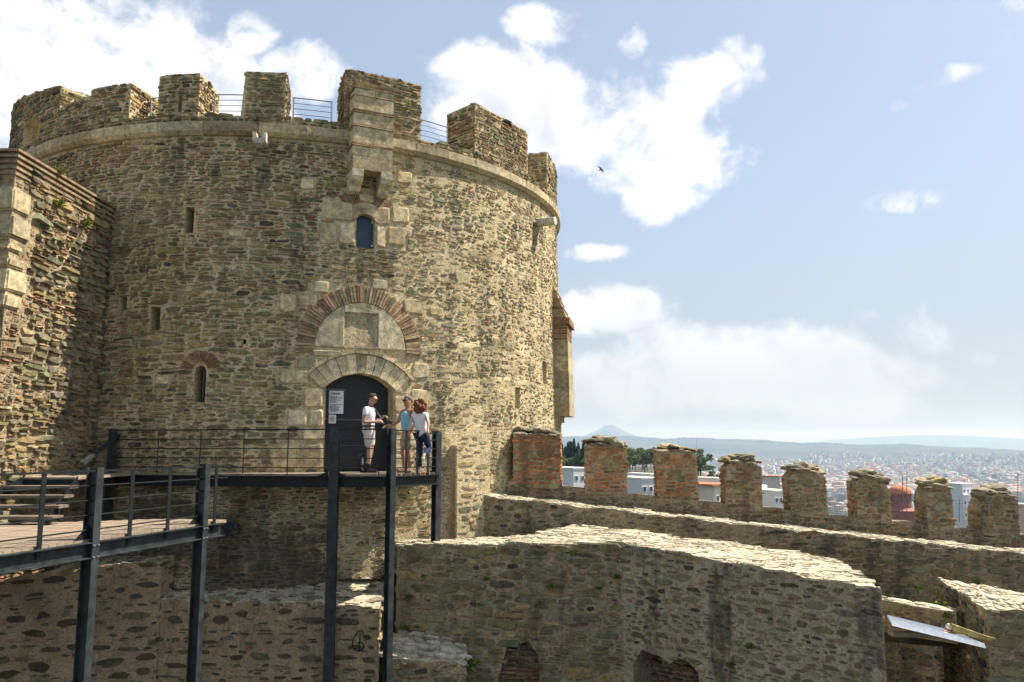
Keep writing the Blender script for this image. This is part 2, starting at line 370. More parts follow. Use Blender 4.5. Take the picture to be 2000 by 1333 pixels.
def masonry(R, u0, u1, v0, v1, st, inside=None, zone=None):
    """list of (uvh array, n, colour, size) that fills a rectangle with coursed rubble"""
    out = []
    ph = R.uniform(0, 6.28, 6); A = st['wav']
    wave = lambda u, v: A * (math.sin(u * 1.3 + ph[0] + v * .9) + .6 * math.sin(u * 3.1 + ph[1] - v * 1.7) + .35 * math.sin(u * 6.7 + ph[2]))
    v = v0 + .01
    def put(u, vc, w, h, st, pal=None, brick=False):
        vc2 = vc + wave(u, vc)
        if w < .03 or h < .015: return
        if vc2 - h / 2 < v0 - .02 or vc2 + h / 2 > v1 + .06: return
        if inside is not None and not inside(u, vc2, w, h): return
        if brick: a, n = mk_stone(R, u, vc2, w, h, R.uniform(*st['proj']) * .8, 7, 6, .06, R.uniform(-.03, .03))
        else: a, n = mk_stone(R, u, vc2, w, h, R.uniform(*st['proj']), st['sq'] * R.uniform(.8, 1.3), int(R.integers(6, 10)), st['jit'], R.uniform(-.07, .07))
        out.append((a, n, pick(R, pal or st['pal']), w * h))
    while v < v1:
        s = st
        if R.random() < st['course']:                       # a thin course of tile
            h = R.uniform(.032, .05); u = u0 + R.uniform(-.1, .05)
            while u < u1:
                w = R.uniform(.10, .34); g = R.uniform(.015, .05)
                s = zone(u, v) if zone else st
                if R.random() < (.85 if s['course'] > .1 else .25): put(u + w / 2, v + h / 2, w, h, s, PAL_B, True)
                u += w + g
            v += h + R.uniform(.012, .025); continue
        h = R.uniform(*st['h']); g = R.uniform(*st['gap']); u = u0 + R.uniform(-.15, .03)
        while u < u1:
            s = zone(u, v) if zone else st
            w = h * R.uniform(*s['asp']); g = R.uniform(*s['gap']); uc = u + w / 2; q = R.random()
            hh = h * R.uniform(.8, 1.02) - (g - .02) * .6
            if R.random() > s['fill']: pass
            elif q < s['tile'] and h > .11:
                th = R.uniform(.03, .042); k = R.random() < .5; rest = hh - th - .016
                vb = v + (th / 2 if k else hh - th / 2)
                put(uc - w * .25, vb, w * .44, th, s, PAL_B, True); put(uc + w * .25, vb, w * .44, th, s, PAL_B, True)
                put(uc, v + (th + .016 + rest / 2 if k else rest / 2), w, rest, s)
            elif q < s['tile'] + s['split'] and h > .13:
                f = R.uniform(.38, .62); h1 = hh * f - .01; h2 = hh * (1 - f) - .01
                put(uc, v + h1 / 2, w, h1, s); put(uc + R.uniform(-.04, .04), v + hh - h2 / 2, w * R.uniform(.8, 1), h2, s)
            else: put(uc, v + hh / 2 + R.uniform(-.01, .01), w, hh, s)
            u += w + g
        v += h + (st['gap'][0] + .008)
    nchip = st.get('chips', 0)
    if nchip:
        c_ = .03; nu, nv = max(1, int((u1 - u0) / c_)), max(1, int((v1 - v0) / c_) - 1); occ = np.zeros((nu, nv), bool)
        for a, n, c, sz in out:
            q = a[:n]; i0, i1 = int((q[:, 0].min() - u0) / c_), int((q[:, 0].max() - u0) / c_) + 1; j0, j1 = int((q[:, 1].min() - v0) / c_), int((q[:, 1].max() - v0) / c_) + 1
            occ[max(0, i0):max(0, i1), max(0, j0):max(0, j1)] = True
        free = np.argwhere(~occ); R.shuffle(free); k = 0; want = int(nchip * (u1 - u0) * (v1 - v0))
        for i, j in free:
            if occ[i, j]: continue
            wu = 1
            while wu < 7 and i + wu < nu and not occ[i + wu, j]: wu += 1
            hv = 1
            while hv < 3 and j + hv < nv and not occ[i:i + wu, j + hv].any(): hv += 1
            if wu < 2: continue
            u, vv, w, h = u0 + (i + wu / 2) * c_, v0 + (j + hv / 2) * c_, wu * c_ * .9, max(.028, hv * c_ * .8)
            occ[i:i + wu, j:j + hv] = True
            s = zone(u, vv) if zone else st
            if R.random() > s.get('chipk', 1.): continue
            if inside is not None and not inside(u, vv, w, h): continue
            a, n = mk_stone(R, u, vv, w, h, R.uniform(.005, .02), 3, 5, .16)
            out.append((a, n, pick(R, PAL_B if R.random() < s.get('chipb', .3) else s['pal']), w * h)); k += 1
            if k >= want: break
    return out
def emit(stones, patch, parent, mat, n_ind, name='stone', rest='small_stones'):
    order = sorted(range(len(stones)), key=lambda i: -stones[i][3])
    ind = set(order[:n_ind])
    m = MB()
    for i, (a, n, c, sz) in enumerate(stones):
        p = patch.P(a)
        if i in ind:
            ctr = p.mean(0)
            o = meshobj(name, p - ctr, FACES[n], mat, parent, [c] * len(p)); o.location = tuple(ctr)
        else: m.add(p.tolist(), FACES[n], c)
    if m.v:
        tag(m.build(rest, mat, parent), kind='stuff')
def prism(patch, poly, h0, h1, mat, name, parent, col, R=None, jit=.0):
    """a polygon laid on a patch and raised from h0 to h1 with a small chamfer"""
    p = np.array(poly, float)
    if R is not None and jit: p = p + R.uniform(-jit, jit, p.shape)
    c = p.mean(0); n = len(p)
    ext = np.ptp(p, axis=0); k = 1 - .05 * min(ext) / np.maximum(ext, 1e-6)
    a = np.zeros((3 * n, 3))
    a[:n, :2] = p; a[:n, 2] = h0
    a[n:2 * n, :2] = p; a[n:2 * n, 2] = h1 - .015
    a[2 * n:, :2] = c + (p - c) * k; a[2 * n:, 2] = h1
    q = patch.P(a); ctr = q.mean(0)
    o = meshobj(name, q - ctr, poly_faces(n, 3), mat, parent, [col] * len(q)); o.location = tuple(ctr)
    return o
def in_poly(x, y, poly):
    r = False; j = len(poly) - 1
    for i in range(len(poly)):
        xi, yi = poly[i][0], poly[i][1]; xj, yj = poly[j][0], poly[j][1]
        if (yi > y) != (yj > y) and x < (xj - xi) * (y - yi) / (yj - yi) + xi: r = not r
        j = i
    return r
def smooth_noise(seed):
    ph = np.random.default_rng(seed).uniform(0, 6.28, 8)
    return lambda x: (math.sin(x * 1.1 + ph[0]) + .7 * math.sin(x * 2.7 + ph[1]) + .5 * math.sin(x * 5.3 + ph[2]) + .35 * math.sin(x * 11 + ph[3])) / 2.5
def rough_wall(name, label, cat, plan, zb, seed, faces, mort='mortar_wall', stone='stone_wall', top=None, n_ind=120, n_top=60, cut=None, rag=.05, caves=(), mort2=None):
    """thick wall on a plan polygon [(x,y,ztop)...] (clockwise from above, so that each side's right hand is outside);
    faces = {side index: style}; top = style of the slabs on top; cut(side,u,z) leaves stones out"""
    R = np.random.default_rng(seed)
    root = empty(name, label, cat); root['kind'] = 'thing'
    n = len(plan); sn = smooth_noise(seed)
    verts = []; tops = []; idx = 0
    # subdivided outline with an uneven top edge
    sides = []
    for i in range(n):
        a, b = plan[i], plan[(i + 1) % n]
        L = math.hypot(b[0] - a[0], b[1] - a[1]); k = max(1, int(L / .22)); sides += [i] * k
        for j in range(k):
            f = j / k
            tops.append((a[0] + (b[0] - a[0]) * f, a[1] + (b[1] - a[1]) * f, a[2] + (b[2] - a[2]) * f + sn(idx * .7) * rag)); idx += 1
    N = len(tops)
    v = [(x, y, zb) for x, y, z in tops] + [(x, y, z) for x, y, z in tops]
    f = []; cav = []
    for i in range(N):
        j = (i + 1) % N; mx, my = (tops[i][0] + tops[j][0]) / 2, (tops[i][1] + tops[j][1]) / 2
        c = [k for k in caves if math.hypot(mx - k[0], my - k[1]) < k[2]]
        if not c: f.append((j, i, N + i, N + j)); continue
        x0, y0, hw_, zc, dep = c[0]; zz_ = [zc - .35 * (math.hypot(t[0] - x0, t[1] - y0) / hw_) ** 4 + .22 * sn(t[0] * 7.3) for t in (tops[i], tops[j])]
        b = len(v); v += [(tops[i][0], tops[i][1], zz_[0]), (tops[j][0], tops[j][1], zz_[1])]; f.append((b + 1, b, N + i, N + j))
        e = Vector((tops[j][0] - tops[i][0], tops[j][1] - tops[i][1], 0)).normalized(); nn_ = Vector((-e.y, e.x, 0)) * dep
        b2 = len(v); v += [(v[b][0] + nn_.x, v[b][1] + nn_.y, v[b][2]), (v[b + 1][0] + nn_.x, v[b + 1][1] + nn_.y, v[b + 1][2]), (tops[i][0] + nn_.x, tops[i][1] + nn_.y, zb), (tops[j][0] + nn_.x, tops[j][1] + nn_.y, zb)]
        f += [(b, b + 1, b2 + 1, b2), (b2, b2 + 1, b2 + 3, b2 + 2)]
        for (ii, bb, cc_, st_) in ((i, b, b2, -1), (j, b + 1, b2 + 1, 1)):
            k2 = (i + st_) % N; l2 = (k2 + 1) % N; mx, my = (tops[k2][0] + tops[l2][0]) / 2, (tops[k2][1] + tops[l2][1]) / 2
            if math.hypot(mx - x0, my - y0) >= hw_: f.append((ii, bb, cc_, b2 + 2 if ii == i else b2 + 3))
    co_ = meshobj('core', v, f, M[mort], root)
    if mort2:
        co_.data.materials.append(M[mort2[1]])
        for pl in co_.data.polygons:
            vi = [q for q in pl.vertices if q >= N and q < 2 * N]
            if vi and sides[min(vi) - N] == mort2[0] and sides[max(vi) - N] <= mort2[0] + 1: pl.material_index = 1
    def in_cave(x, y, z, m=.1): return any(math.hypot(x - k[0], y - k[1]) < k[2] + m and z < k[3] + .02 - .35 * (math.hypot(x - k[0], y - k[1]) / k[2]) ** 4 + .22 * sn(x * 7.3) for k in caves)
    bm = bmesh.new(); bv = [bm.verts.new(p) for p in tops]; bm.faces.new(bv[::-1]); bmesh.ops.triangulate(bm, faces=bm.faces[:])
    me = bpy.data.meshes.new('top'); bm.to_mesh(me); bm.free()
    if me.polygons[0].normal.z < 0: me.flip_normals()
    me.materials.append(M['mortar_top'] if top else M[mort]); link(bpy.data.objects.new('top', me), root)
    tris = [[me.vertices[k].co.copy() for k in pl.vertices] for pl in me.polygons]
    def top_z(x, y):
        for A, B, C in tris:
            d = (B.y - C.y) * (A.x - C.x) + (C.x - B.x) * (A.y - C.y)
            if abs(d) < 1e-9: continue
            l1 = ((B.y - C.y) * (x - C.x) + (C.x - B.x) * (y - C.y)) / d; l2 = ((C.y - A.y) * (x - C.x) + (A.x - C.x) * (y - C.y)) / d
            if l1 > -.001 and l2 > -.001 and l1 + l2 < 1.001: return l1 * A.z + l2 * B.z + (1 - l1 - l2) * C.z
        return None
    share = max(1, len(faces))
    for x0, y0, hw_, zc, dep in caves:                       # broken brick core shows inside the hollows
        k = min(range(n), key=lambda i: abs((plan[(i + 1) % n][0] - plan[i][0]) * (y0 - plan[i][1]) - (plan[(i + 1) % n][1] - plan[i][1]) * (x0 - plan[i][0])) / math.hypot(plan[(i + 1) % n][0] - plan[i][0], plan[(i + 1) % n][1] - plan[i][1]))
        a, b = plan[k], plan[(k + 1) % n]; e = Vector((b[0] - a[0], b[1] - a[1], 0)).normalized(); o_ = Vector((x0, y0, 0)) + Vector((-e.y, e.x, 0)) * (dep - .02)
        emit(masonry(R, -hw_ - .3, hw_ + .3, zb + 2.5, zc, dict(STY_MIX, proj=(.02, .12), pal=[((.20, .105, .06), 3), ((.26, .14, .08), 2), (BROWN, 3), (OCHRE, 1)])), Plane(o_, e, (0, 0, 1), (e.y, -e.x, 0)), root, M['brick'], 12, 'brick', 'small_bricks')
    allst = []
    for i, st in faces.items():
        a, b = plan[i], plan[(i + 1) % n]
        L = math.hypot(b[0] - a[0], b[1] - a[1])
        pt = Plane.between(a, b)
        zt = lambda u: a[2] + (b[2] - a[2]) * min(1, max(0, u / L))
        zone = None
        if callable(st): zone = st; base = st(0, 0)
        else: base = st
        ex_, ey_ = (b[0] - a[0]) / L, (b[1] - a[1]) / L
        ins = lambda u, z, w, h, i=i: not in_cave(a[0] + ex_ * u, a[1] + ey_ * u, z, w * .3) and z + h * .35 < zt(u) and -.02 <= u - w / 2 + .05 and u + w / 2 < L + .05 and not (cut and cut(i, u, z))
        stn = masonry(R, 0, L, zb, max(a[2], b[2]) + .1, base, ins, zone)
        emit(stn, pt, root, M[stone], n_ind // share)
    if top:
        pts = np.array([p[:3] for p in plan]); c = pts.mean(0)
        _, _, vt = np.linalg.svd(pts - c); nn = vt[2] * (1 if vt[2][2] > 0 else -1)
        eu = vt[0] - nn * vt[0].dot(nn); eu /= np.linalg.norm(eu); ev = np.cross(nn, eu)
        pt = Plane(c, eu, ev, nn); uv = [((p - c).dot(eu), (p - c).dot(ev)) for p in pts]
        us = [q[0] for q in uv]; vs = [q[1] for q in uv]
        stn = masonry(R, min(us), max(us), min(vs), max(vs), top, lambda u, z, w, h: in_poly(u, z, uv))
        off = []
        for (aa, k, col, sz) in stn:
            p = pt.P(aa); q = p[:k].mean(0); tz = top_z(q[0], q[1])
            if tz is None: continue
            aa = aa.copy(); aa[:, 2] += (tz - q[2]) - .03; off.append((aa, k, col, sz))
        emit(off, pt, root, M['stone_top'], n_top, 'slab', 'small_slabs')
        # loose edge stones that break the front rim
    return root
def lump(R, c, size, mb, col, sub=1):
    bm = bmesh.new(); bmesh.ops.create_icosphere(bm, subdivisions=sub, radius=1)
    vs = []
    for v in bm.verts:
        k = 1 + R.uniform(-.22, .22); p = v.co * k
        p = Vector((math.copysign(abs(p.x) ** .8, p.x) * size[0], math.copysign(abs(p.y) ** .8, p.y) * size[1], math.copysign(abs(p.z) ** .8, p.z) * size[2]))
        vs.append(Vector(c) + p)
    mb.add(vs, [tuple(v.index for v in f.verts) for f in bm.faces], col); bm.free()
# ================================================================== TOWER
_q = (-.2640, .3195, .2690)                    # fitted centre, radius and string height relative to the centre depth
YC = 27.25; XC = _q[0] * YC; TR = _q[1] * YC; ZS = EYE + _q[2] * YC      # ZS = underside of the string course
BATTER = .018
ZT0 = -6.0
def trad(z): return TR + BATTER * (ZS - np.minimum(z, ZS + .3))
class Tower:
    def P(s, a):
        th = a[:, 0] / TR; r = trad(a[:, 1]) + a[:, 2]
        return np.stack([XC + r * np.sin(th), YC - r * np.cos(th), a[:, 1]], 1)
TW = Tower()
def tuv(px, py, extra=0.):
    """photo pixel -> (u, z) on the tower face"""
    a, b = rayv(px, py); z = ZS
    for _ in range(6):
        r = float(trad(z)) + extra
        A = a * a + 1; B = -2 * (a * XC + YC); C = XC * XC + YC * YC - r * r
        D = max(0, B * B - 4 * A * C); d = (-B - math.sqrt(D)) / (2 * A); z = EYE + b * d
    th = math.atan2(a * d - XC, YC - d)
    return th * TR, z
def trect(x0, y0, x1, y1):
    ua, z1 = tuv(x0, (y0 + y1) / 2)[0], tuv((x0 + x1) / 2, y0)[1]
    ub, z0 = tuv(x1, (y0 + y1) / 2)[0], tuv((x0 + x1) / 2, y1)[1]
    return ua, z0, ub, z1
tower = empty('round_tower', 'huge round stone tower with battlements and an arched dark door', 'tower', loc=(0, 0, 0))
RT = np.random.default_rng(11)
DOOR = trect(635, 730, 767, 919)
ZPL = .71                                      # level of the platform in front of the door
DOOR = (DOOR[0], ZPL - .02, DOOR[2], DOOR[3])
slits = [trect(362, 405, 379, 455), trect(294, 600, 313, 645), trect(233, 579, 248, 607), trect(380, 714, 402, 786),
         trect(1041, 436, 1049, 476), trect(1060, 706, 1067, 749), trect(1007, 757, 1015, 796), trect(474, 664, 481, 672)]
WIN = trect(696, 419, 732, 485)
_c = tuv(706, 681)
TYC = (_c[0], _c[1]); TRI, TRO = 1.10, 1.52
NICHE = trect(672, 612, 738, 676)
holes = [DOOR, WIN] + slits
# --- core with real openings
def tower_core():
    ub = set(np.linspace(-math.pi * TR, math.pi * TR, 121).tolist()); zb = set(np.linspace(ZT0, ZS + .3, 40).tolist())
    for h in holes:
        ub |= {h[0], h[2]}; zb |= {h[1], h[3]}
    ub = sorted(ub); zb = sorted(zb); nu, nz = len(ub), len(zb)
    g = np.array([(u, z, 0.) for z in zb for u in ub]); rr = np.random.default_rng(3)
    g[:, 2] = rr.uniform(-.02, .012, len(g))
    v = TW.P(g).tolist(); f = []
    for j in range(nz - 1):
        for i in range(nu - 1):
            uc = (ub[i] + ub[i + 1]) / 2; zc = (zb[j] + zb[j + 1]) / 2
            if any(h[0] < uc < h[2] and h[1] < zc < h[3] for h in holes): continue
            f.append((j * nu + i, j * nu + i + 1, (j + 1) * nu + i + 1, (j + 1) * nu + i))
    meshobj('core', v, f, M['mortar'], tower, smooth=True)
    # reveals
    for h in holes:
        m = MB(); dp = -.42 if h is not WIN else -.35
        if h is DOOR: dp = -.5
        us, zs = (h[0], h[2]), (h[1], h[3])
        q = [(us[0], zs[0]), (us[1], zs[0]), (us[1], zs[1]), (us[0], zs[1])]
        a = TW.P(np.array([(u, z, 0.01) for u, z in q] + [(u, z, dp) for u, z in q]))
        m.add(a.tolist(), [(0, 1, 5, 4), (1, 2, 6, 5), (2, 3, 7, 6), (3, 0, 4, 7)] + ([(4, 5, 6, 7)] if h in (DOOR, WIN) else []))   # slits open into the dark room inside
        m.build('reveal', M['mortar'], tower)
tower_core()
# roof deck ring top (closed)
meshobj('roof_deck', [(XC + (TR - .1) * math.sin(t), YC - (TR - .1) * math.cos(t), ZS + .32) for t in np.linspace(0, 2 * math.pi, 65)[:-1]], [tuple(range(64))], M['mortar'], tower)
# --- ashlar blocks around door and window
BL = [(545, 574, 579, 611), (582, 573, 622, 601), (612, 548, 643, 574), (724, 545, 757, 566), (786, 584, 828, 616), (545, 722, 606, 751), (580, 697, 622, 721), (610, 684, 668, 697),
      (806, 708, 838, 740), (769, 738, 797, 770),
      (594, 757, 633, 797), (604, 799, 633, 834), (590, 836, 633, 862), (583, 864, 633, 917), (545, 858, 581, 917), (560, 800, 602, 834),
      (769, 772, 800, 806), (769, 808, 790, 848), (769, 850, 803, 884), (769, 886, 795, 920), (802, 760, 838, 800),
      (634, 392, 690, 432), (622, 434, 660, 478), (662, 434, 695, 478), (734, 404, 762, 440), (734, 442, 754, 484), (756, 442, 792, 482), (764, 402, 800, 438),
      (586, 349, 614, 371), (775, 334, 805, 359), (304, 735, 330, 752), (838, 600, 866, 618), (620, 600, 636, 612), (700, 380, 730, 396)]
BLR = [trect(*b) for b in BL]
for r in BLR:
    w, h = r[2] - r[0], r[3] - r[1]
    a, n = mk_stone(RT, (r[0] + r[2]) / 2, (r[1] + r[3]) / 2, w - .02, h - .02, .035, 9, 10, .035, 0)
    p = TW.P(a); c = p.mean(0)
    o = meshobj('ashlar_block', p - c, FACES[n], M['ashlar'], tower, [pick(RT, PAL_L)] * len(p)); o.location = tuple(c)
# --- door arch
du0, dz0, du1, dz1 = DOOR; dm = (du0 + du1) / 2; da = (du1 - du0) / 2
rise = .33; ar = (da * da + rise * rise) / (2 * rise); ac = dz1 - ar
a0 = math.asin(min(1, da / ar))
def arc(cx, cz, r, t): return (cx + r * math.sin(t), cz + r * math.cos(t))
nv = 11; T_OUT = .47; aw = a0 * 1.10
for i in range(nv):
    t0 = -aw + 2 * aw * i / nv + .003; t1 = -aw + 2 * aw * (i + 1) / nv - .003
    prism(TW, [arc(dm, ac, ar, t0), arc(dm, ac, ar, (t0 + t1) / 2), arc(dm, ac, ar, t1), arc(dm, ac, ar + T_OUT, t1), arc(dm, ac, ar + T_OUT, (t0 + t1) / 2), arc(dm, ac, ar + T_OUT, t0)],
          -.5, .045 + RT.uniform(-.012, .012), M['ashlar'], 'voussoir', tower, tuple(x * 1.18 for x in pick(RT, PAL_L)), RT, .002)
hw = a0 * 1.16
for i in range(9):
    t0 = -hw + 2 * hw * i / 9 + .003; t1 = -hw + 2 * hw * (i + 1) / 9 - .003; r0 = ar + T_OUT + .01
    prism(TW, [arc(dm, ac, r0, t0), arc(dm, ac, r0, t1), arc(dm, ac, r0 + .075, t1), arc(dm, ac, r0 + .075, t0)], -.1, .085, M['ashlar'], 'hood_moulding', tower, pick(RT, PAL_L))
# --- tympanum with niche and brick arch
nu0, nz0, nu1, nz1 = NICHE
fx = lambda x: TYC[1] + math.sqrt(max(0, TRI * TRI - (x - TYC[0]) ** 2))
L = [(TYC[0] - TRI, TYC[1])] + [(nu0, TYC[1])] + [(x, fx(x)) for x in np.linspace(nu0, TYC[0] - TRI, 9)[:-1]]
prism(TW, L, -.02, .030, M['ashlar'], 'tympanum_slab', tower, (.48, .42, .31))
Rr = [(nu1, TYC[1])] + [(TYC[0] + TRI, TYC[1])] + [(x, fx(x)) for x in np.linspace(TYC[0] + TRI, nu1, 9)[1:]]
prism(TW, Rr, -.02, .034, M['ashlar'], 'tympanum_slab', tower, (.54, .48, .36))
Tt = [(nu0, nz1), (nu1, nz1)] + [(x, fx(x)) for x in np.linspace(nu1, nu0, 9)]
prism(TW, Tt, -.02, .040, M['ashlar'], 'tympanum_slab', tower, (.47, .41, .31))
prism(TW, [(nu0, TYC[1]), (nu1, TYC[1]), (nu1, nz0), (nu0, nz0)], -.02, .032, M['ashlar'], 'tympanum_slab', tower, (.48, .42, .32))
prism(TW, [(nu0 - .01, nz0 - .01), (nu1 + .01, nz0 - .01), (nu1 + .01, nz1 + .01), (nu0 - .01, nz1 + .01)], -.16, -.075, M['ashlar'], 'niche_panel', tower, (.47, .40, .27))
mrel = MB()
for k, (fu, fz, s) in enumerate([(.45, .55, .13), (.40, .72, .07), (.55, .35, .09), (.33, .4, .06), (.5, .18, .08)]):
    p = TW.P(np.array([(nu0 + (nu1 - nu0) * fu, nz0 + (nz1 - nz0) * fz, -.08)]))[0]; lump(RT, p, (s, .03, s * 1.2), mrel, (.40, .33, .21), 2)
mrel.build('worn_relief', M['ashlar'], tower, True)
nb = 58
for i in range(nb):
    t0 = -math.pi / 2 * 1.07 + math.pi * 1.07 * i / nb; t1 = t0 + math.pi * 1.07 / nb
    key = abs((t0 + t1) / 2 - .10) < .05
    c = pick(RT, [((.33, .225, .15), 3), ((.27, .165, .11), 2), ((.38, .28, .19), 2)]) if RT.random() < .8 and not key else pick(RT, [(TAN, 1), ((.42, .34, .23), 1)])
    g = .006
    prism(TW, [arc(*TYC, TRI + .01, t0 + g), arc(*TYC, TRI + .01, t1 - g), arc(*TYC, TRO + RT.uniform(-.03, .02), t1 - g), arc(*TYC, TRO + RT.uniform(-.03, .02), t0 + g)],
          -.1, .035 + RT.uniform(-.02, .02), M['brick'], 'arch_brick', tower, c, RT, .004)
def brick_fan(px, py, r0, r1, t_a, t_b, n, skip=()):
    c = tuv(px, py)
    for i in range(n):
        t0 = t_a + (t_b - t_a) * i / n; t1 = t0 + (t_b - t_a) / n * .62
        if any(s0 < t0 < s1 for s0, s1 in skip): continue
        prism(TW, [arc(*c, r0, t0), arc(*c, r0, t1), arc(*c, r1 + RT.uniform(-.02, .02), t1), arc(*c, r1 + RT.uniform(-.02, .02), t0)], -.05, .03, M['brick'], 'arch_brick', tower, pick(RT, PAL_B))
    for i in range(n):
        pass
brick_fan(714, 440, .58, .93, -.80, .86, 22, ((-.14, .24),))
brick_fan(391, 722, .17, .44, -1.45, 1.45, 20)
# arched head of window: three pieces fill the top corners of the opening
wu0, wz0, wu1, wz1 = WIN; wm = (wu0 + wu1) / 2; wa = (wu1 - wu0) / 2
for sgn in (-1, 1):
    q = [(wm + sgn * wa * 1.5, wz1 - .2), (wm + sgn * wa * 1.5, wz1 + .16), (wm, wz1 + .16)] + [(wm + sgn * wa * math.sin(t), wz1 - .15 + .15 * math.cos(t)) for t in np.linspace(0, math.pi / 2, 6)]
    prism(TW, q, -.34, .03, M['ashlar'], 'window_arch_block', tower, pick(RT, PAL_L))
s3 = slits[3]; sm = (s3[0] + s3[2]) / 2; sa = (s3[2] - s3[0]) / 2
for sgn in (-1, 1):
    q = [(sm + sgn * sa * 1.05, s3[3] - .16), (sm + sgn * sa * 1.05, s3[3] + .01), (sm, s3[3] + .01)] + [(sm + sgn * sa * math.sin(t), s3[3] - .15 + .15 * math.cos(t)) for t in np.linspace(0, math.pi / 2, 5)]
    prism(TW, q, -.5, .012, M['mortar'], 'slit_arch_block', tower, (.4, .3, .2))
q = TW.P(np.array([(sm, s3[1], -.2), (sm, s3[3], -.2)])); one('window_bar', M['rail_thin'], tower, 'tube', q[0], q[1], .016)
# shutter
prism(TW, [(wu0 - .02, wz0), (wu1 + .02, wz0), (wu1 + .02, wz1), (wu0 - .02, wz1)], -.30, -.16, M['shutter'], 'shutter', tower, (.1, .1, .1))
for fz in (.12, .82):
    p = TW.P(np.array([(wu1 - .03, wz0 + (wz1 - wz0) * fz, -.14)]))[0]; one('shutter_hinge', M['white'], tower, 'box', p, (.035, .03, .05))
# --- door leaf and notices
door = prism(TW, [(du0 - .05, dz0 + .02), (du1 + .05, dz0 + .02), (du1 + .05, dz1 + .03), (dm, dz1 + .06), (du0 - .05, dz1 + .03)], -.46, -.34, M['door'], 'door', tower, (.1, .1, .1))
def sub(parent, o):
    mw = o.location.copy(); o.parent = parent; o.location = mw - parent.location
    return o
def doorpanel(x0, y0, x1, y1, h, mat, name, par=None):
    a, b = tuv(x0, y1, -.33), tuv(x1, y0, -.33)
    o = prism(TW, [(a[0], a[1]), (b[0], a[1]), (b[0], b[1]), (a[0], b[1])], h - .015, h, M[mat], name, None, (.5, .5, .5))
    sub(par or door, o); return o
for yy in (762.5, 820, 870): doorpanel(637, yy, 767, yy + .8, -.329, 'ink', 'door_seam')
doorpanel(641.5, 764, 671.5, 808.5, -.315, 'white', 'notice_board')
doorpanel(641.5, 810.5, 656.5, 827.5, -.315, 'white', 'emblem_plate')
rn = random.Random(8); yy = 768.
for k in range(17):
    if k in (2, 9): yy += 2.3; continue
    x1 = rn.uniform(655, 669) if k > 1 else 664
    doorpanel(644 + (2.5 if k < 1 else 0), yy, x1, yy + (1.1 if k < 1 else .7), -.308, 'ink', 'print_line'); yy += 2.25
doorpanel(643.6, 796.6, 646, 798.0, -.306, 'blue_ink', 'print_mark')
ec = tuv(649, 819, -.33)
for (r0, r1, k) in ((.058, .066, 24), (.036, .043, 20)):
    m = MB()
    for i in range(k):
        t0, t1 = 2 * math.pi * i / k, 2 * math.pi * (i + 1) / k
        q = TW.P(np.array([(*arc(*ec, r0, t0), -.308), (*arc(*ec, r0, t1), -.308), (*arc(*ec, r1, t1), -.308), (*arc(*ec, r1, t0), -.308)])); m.add(q.tolist(), [(0, 1, 2, 3)])
    sub(door, m.build('emblem_ring', M['ink'], None))
m = MB()
for i in range(6):
    t = math.pi / 3 * i; q = TW.P(np.array([(*arc(*ec, .012, t - .9), -.308), (*arc(*ec, .033, t), -.308), (*arc(*ec, .012, t + .9), -.308)])); m.add(q.tolist(), [(0, 1, 2)])
sub(door, m.build('emblem_star', M['ink'], None))
# --- buttress strip by the rampart
bu0, bz, bu1, bzt = trect(880, 832, 945, 960)
def bstone(parent, pt, u0, u1, v0, v1, st, n_ind, seed, mat='stone', inside=None):
    emit(masonry(np.random.default_rng(seed), u0, u1, v0, v1, st, inside), pt, parent, M[mat], n_ind)
class Off:
    def __init__(s, h): s.h = h
    def P(s, a):
        b = a.copy(); b[:, 2] += s.h; return TW.P(b)
bp = [(bu0, ZT0), (bu1, ZT0), (bu1, bzt - .15), (bu1 - .25, bzt + .02), (bu1 - .45, bzt), (bu0, bzt - .5)]
prism(TW, bp, -.1, .22, M['mortar'], 'buttress', tower, (.4, .3, .2))
bstone(tower, Off(.22), bu0, bu1, ZT0 + 3, bzt, STY_R, 10, 77, inside=lambda u, z, w, h: in_poly(u, z, bp) and bu0 - .02 < u - w / 2 and u + w / 2 < bu1 + .03)
# --- stones of the face
def face_zone(u, z):
    k = (u - tuv(640, 500)[0]) / 2.2 + .25 * math.sin(z * 1.1 + u) + .2 * math.sin(u * 2.3 - z * .6)
    if k > .5: return STY_R
    q = math.sin(u * .9 + 1.3 * math.sin(z * .7)) + .8 * math.sin(z * 1.25 + .6 * u + 1.) + .5 * math.sin(u * 2.1 - z * 1.9)
    return STY_T3 if q > .75 else STY_T2 if q < -.7 else STY_T
def face_inside(u, z, w, h):
    if z > ZS - .04: return False
    for r in BLR:
        if r[0] - .03 < u + w * .35 and u - w * .35 < r[2] + .03 and r[1] - h * .4 < z < r[3] + h * .4: return False
    for r in holes:
        if r[0] - w * .5 < u < r[2] + w * .5 and r[1] - h * .5 < z < r[3] + h * .5: return False
    if math.hypot(u - TYC[0], z - TYC[1]) < TRO + .04 + w * .3 and z > TYC[1] - .2: return False
    if math.hypot(u - dm, z - ac) < ar + T_OUT + .10 + w * .3 and z > dz1 - .55 and abs(u - dm) < da * 1.45: return False
    if abs(u - dm) < 1.1 and dz1 + .3 < z < TYC[1] + .1: return False
    if bu0 - .05 < u < bu1 + .05 and z < bzt - .1: return False
    if abs(u - wm) < .62 and wz1 < z < wz1 + .62: return False
    if math.hypot(u - sm, z - s3[3]) < .48 and z > s3[3] - .05: return False
    return True
def face_zone2(u, z):
    s = face_zone(u, z)
    return s
emit(masonry(np.random.default_rng(21), -1.15 * TR, 1.9 * TR, -3.6, ZS, STY_T, face_inside, face_zone2), TW, tower, M['stone'], 170)
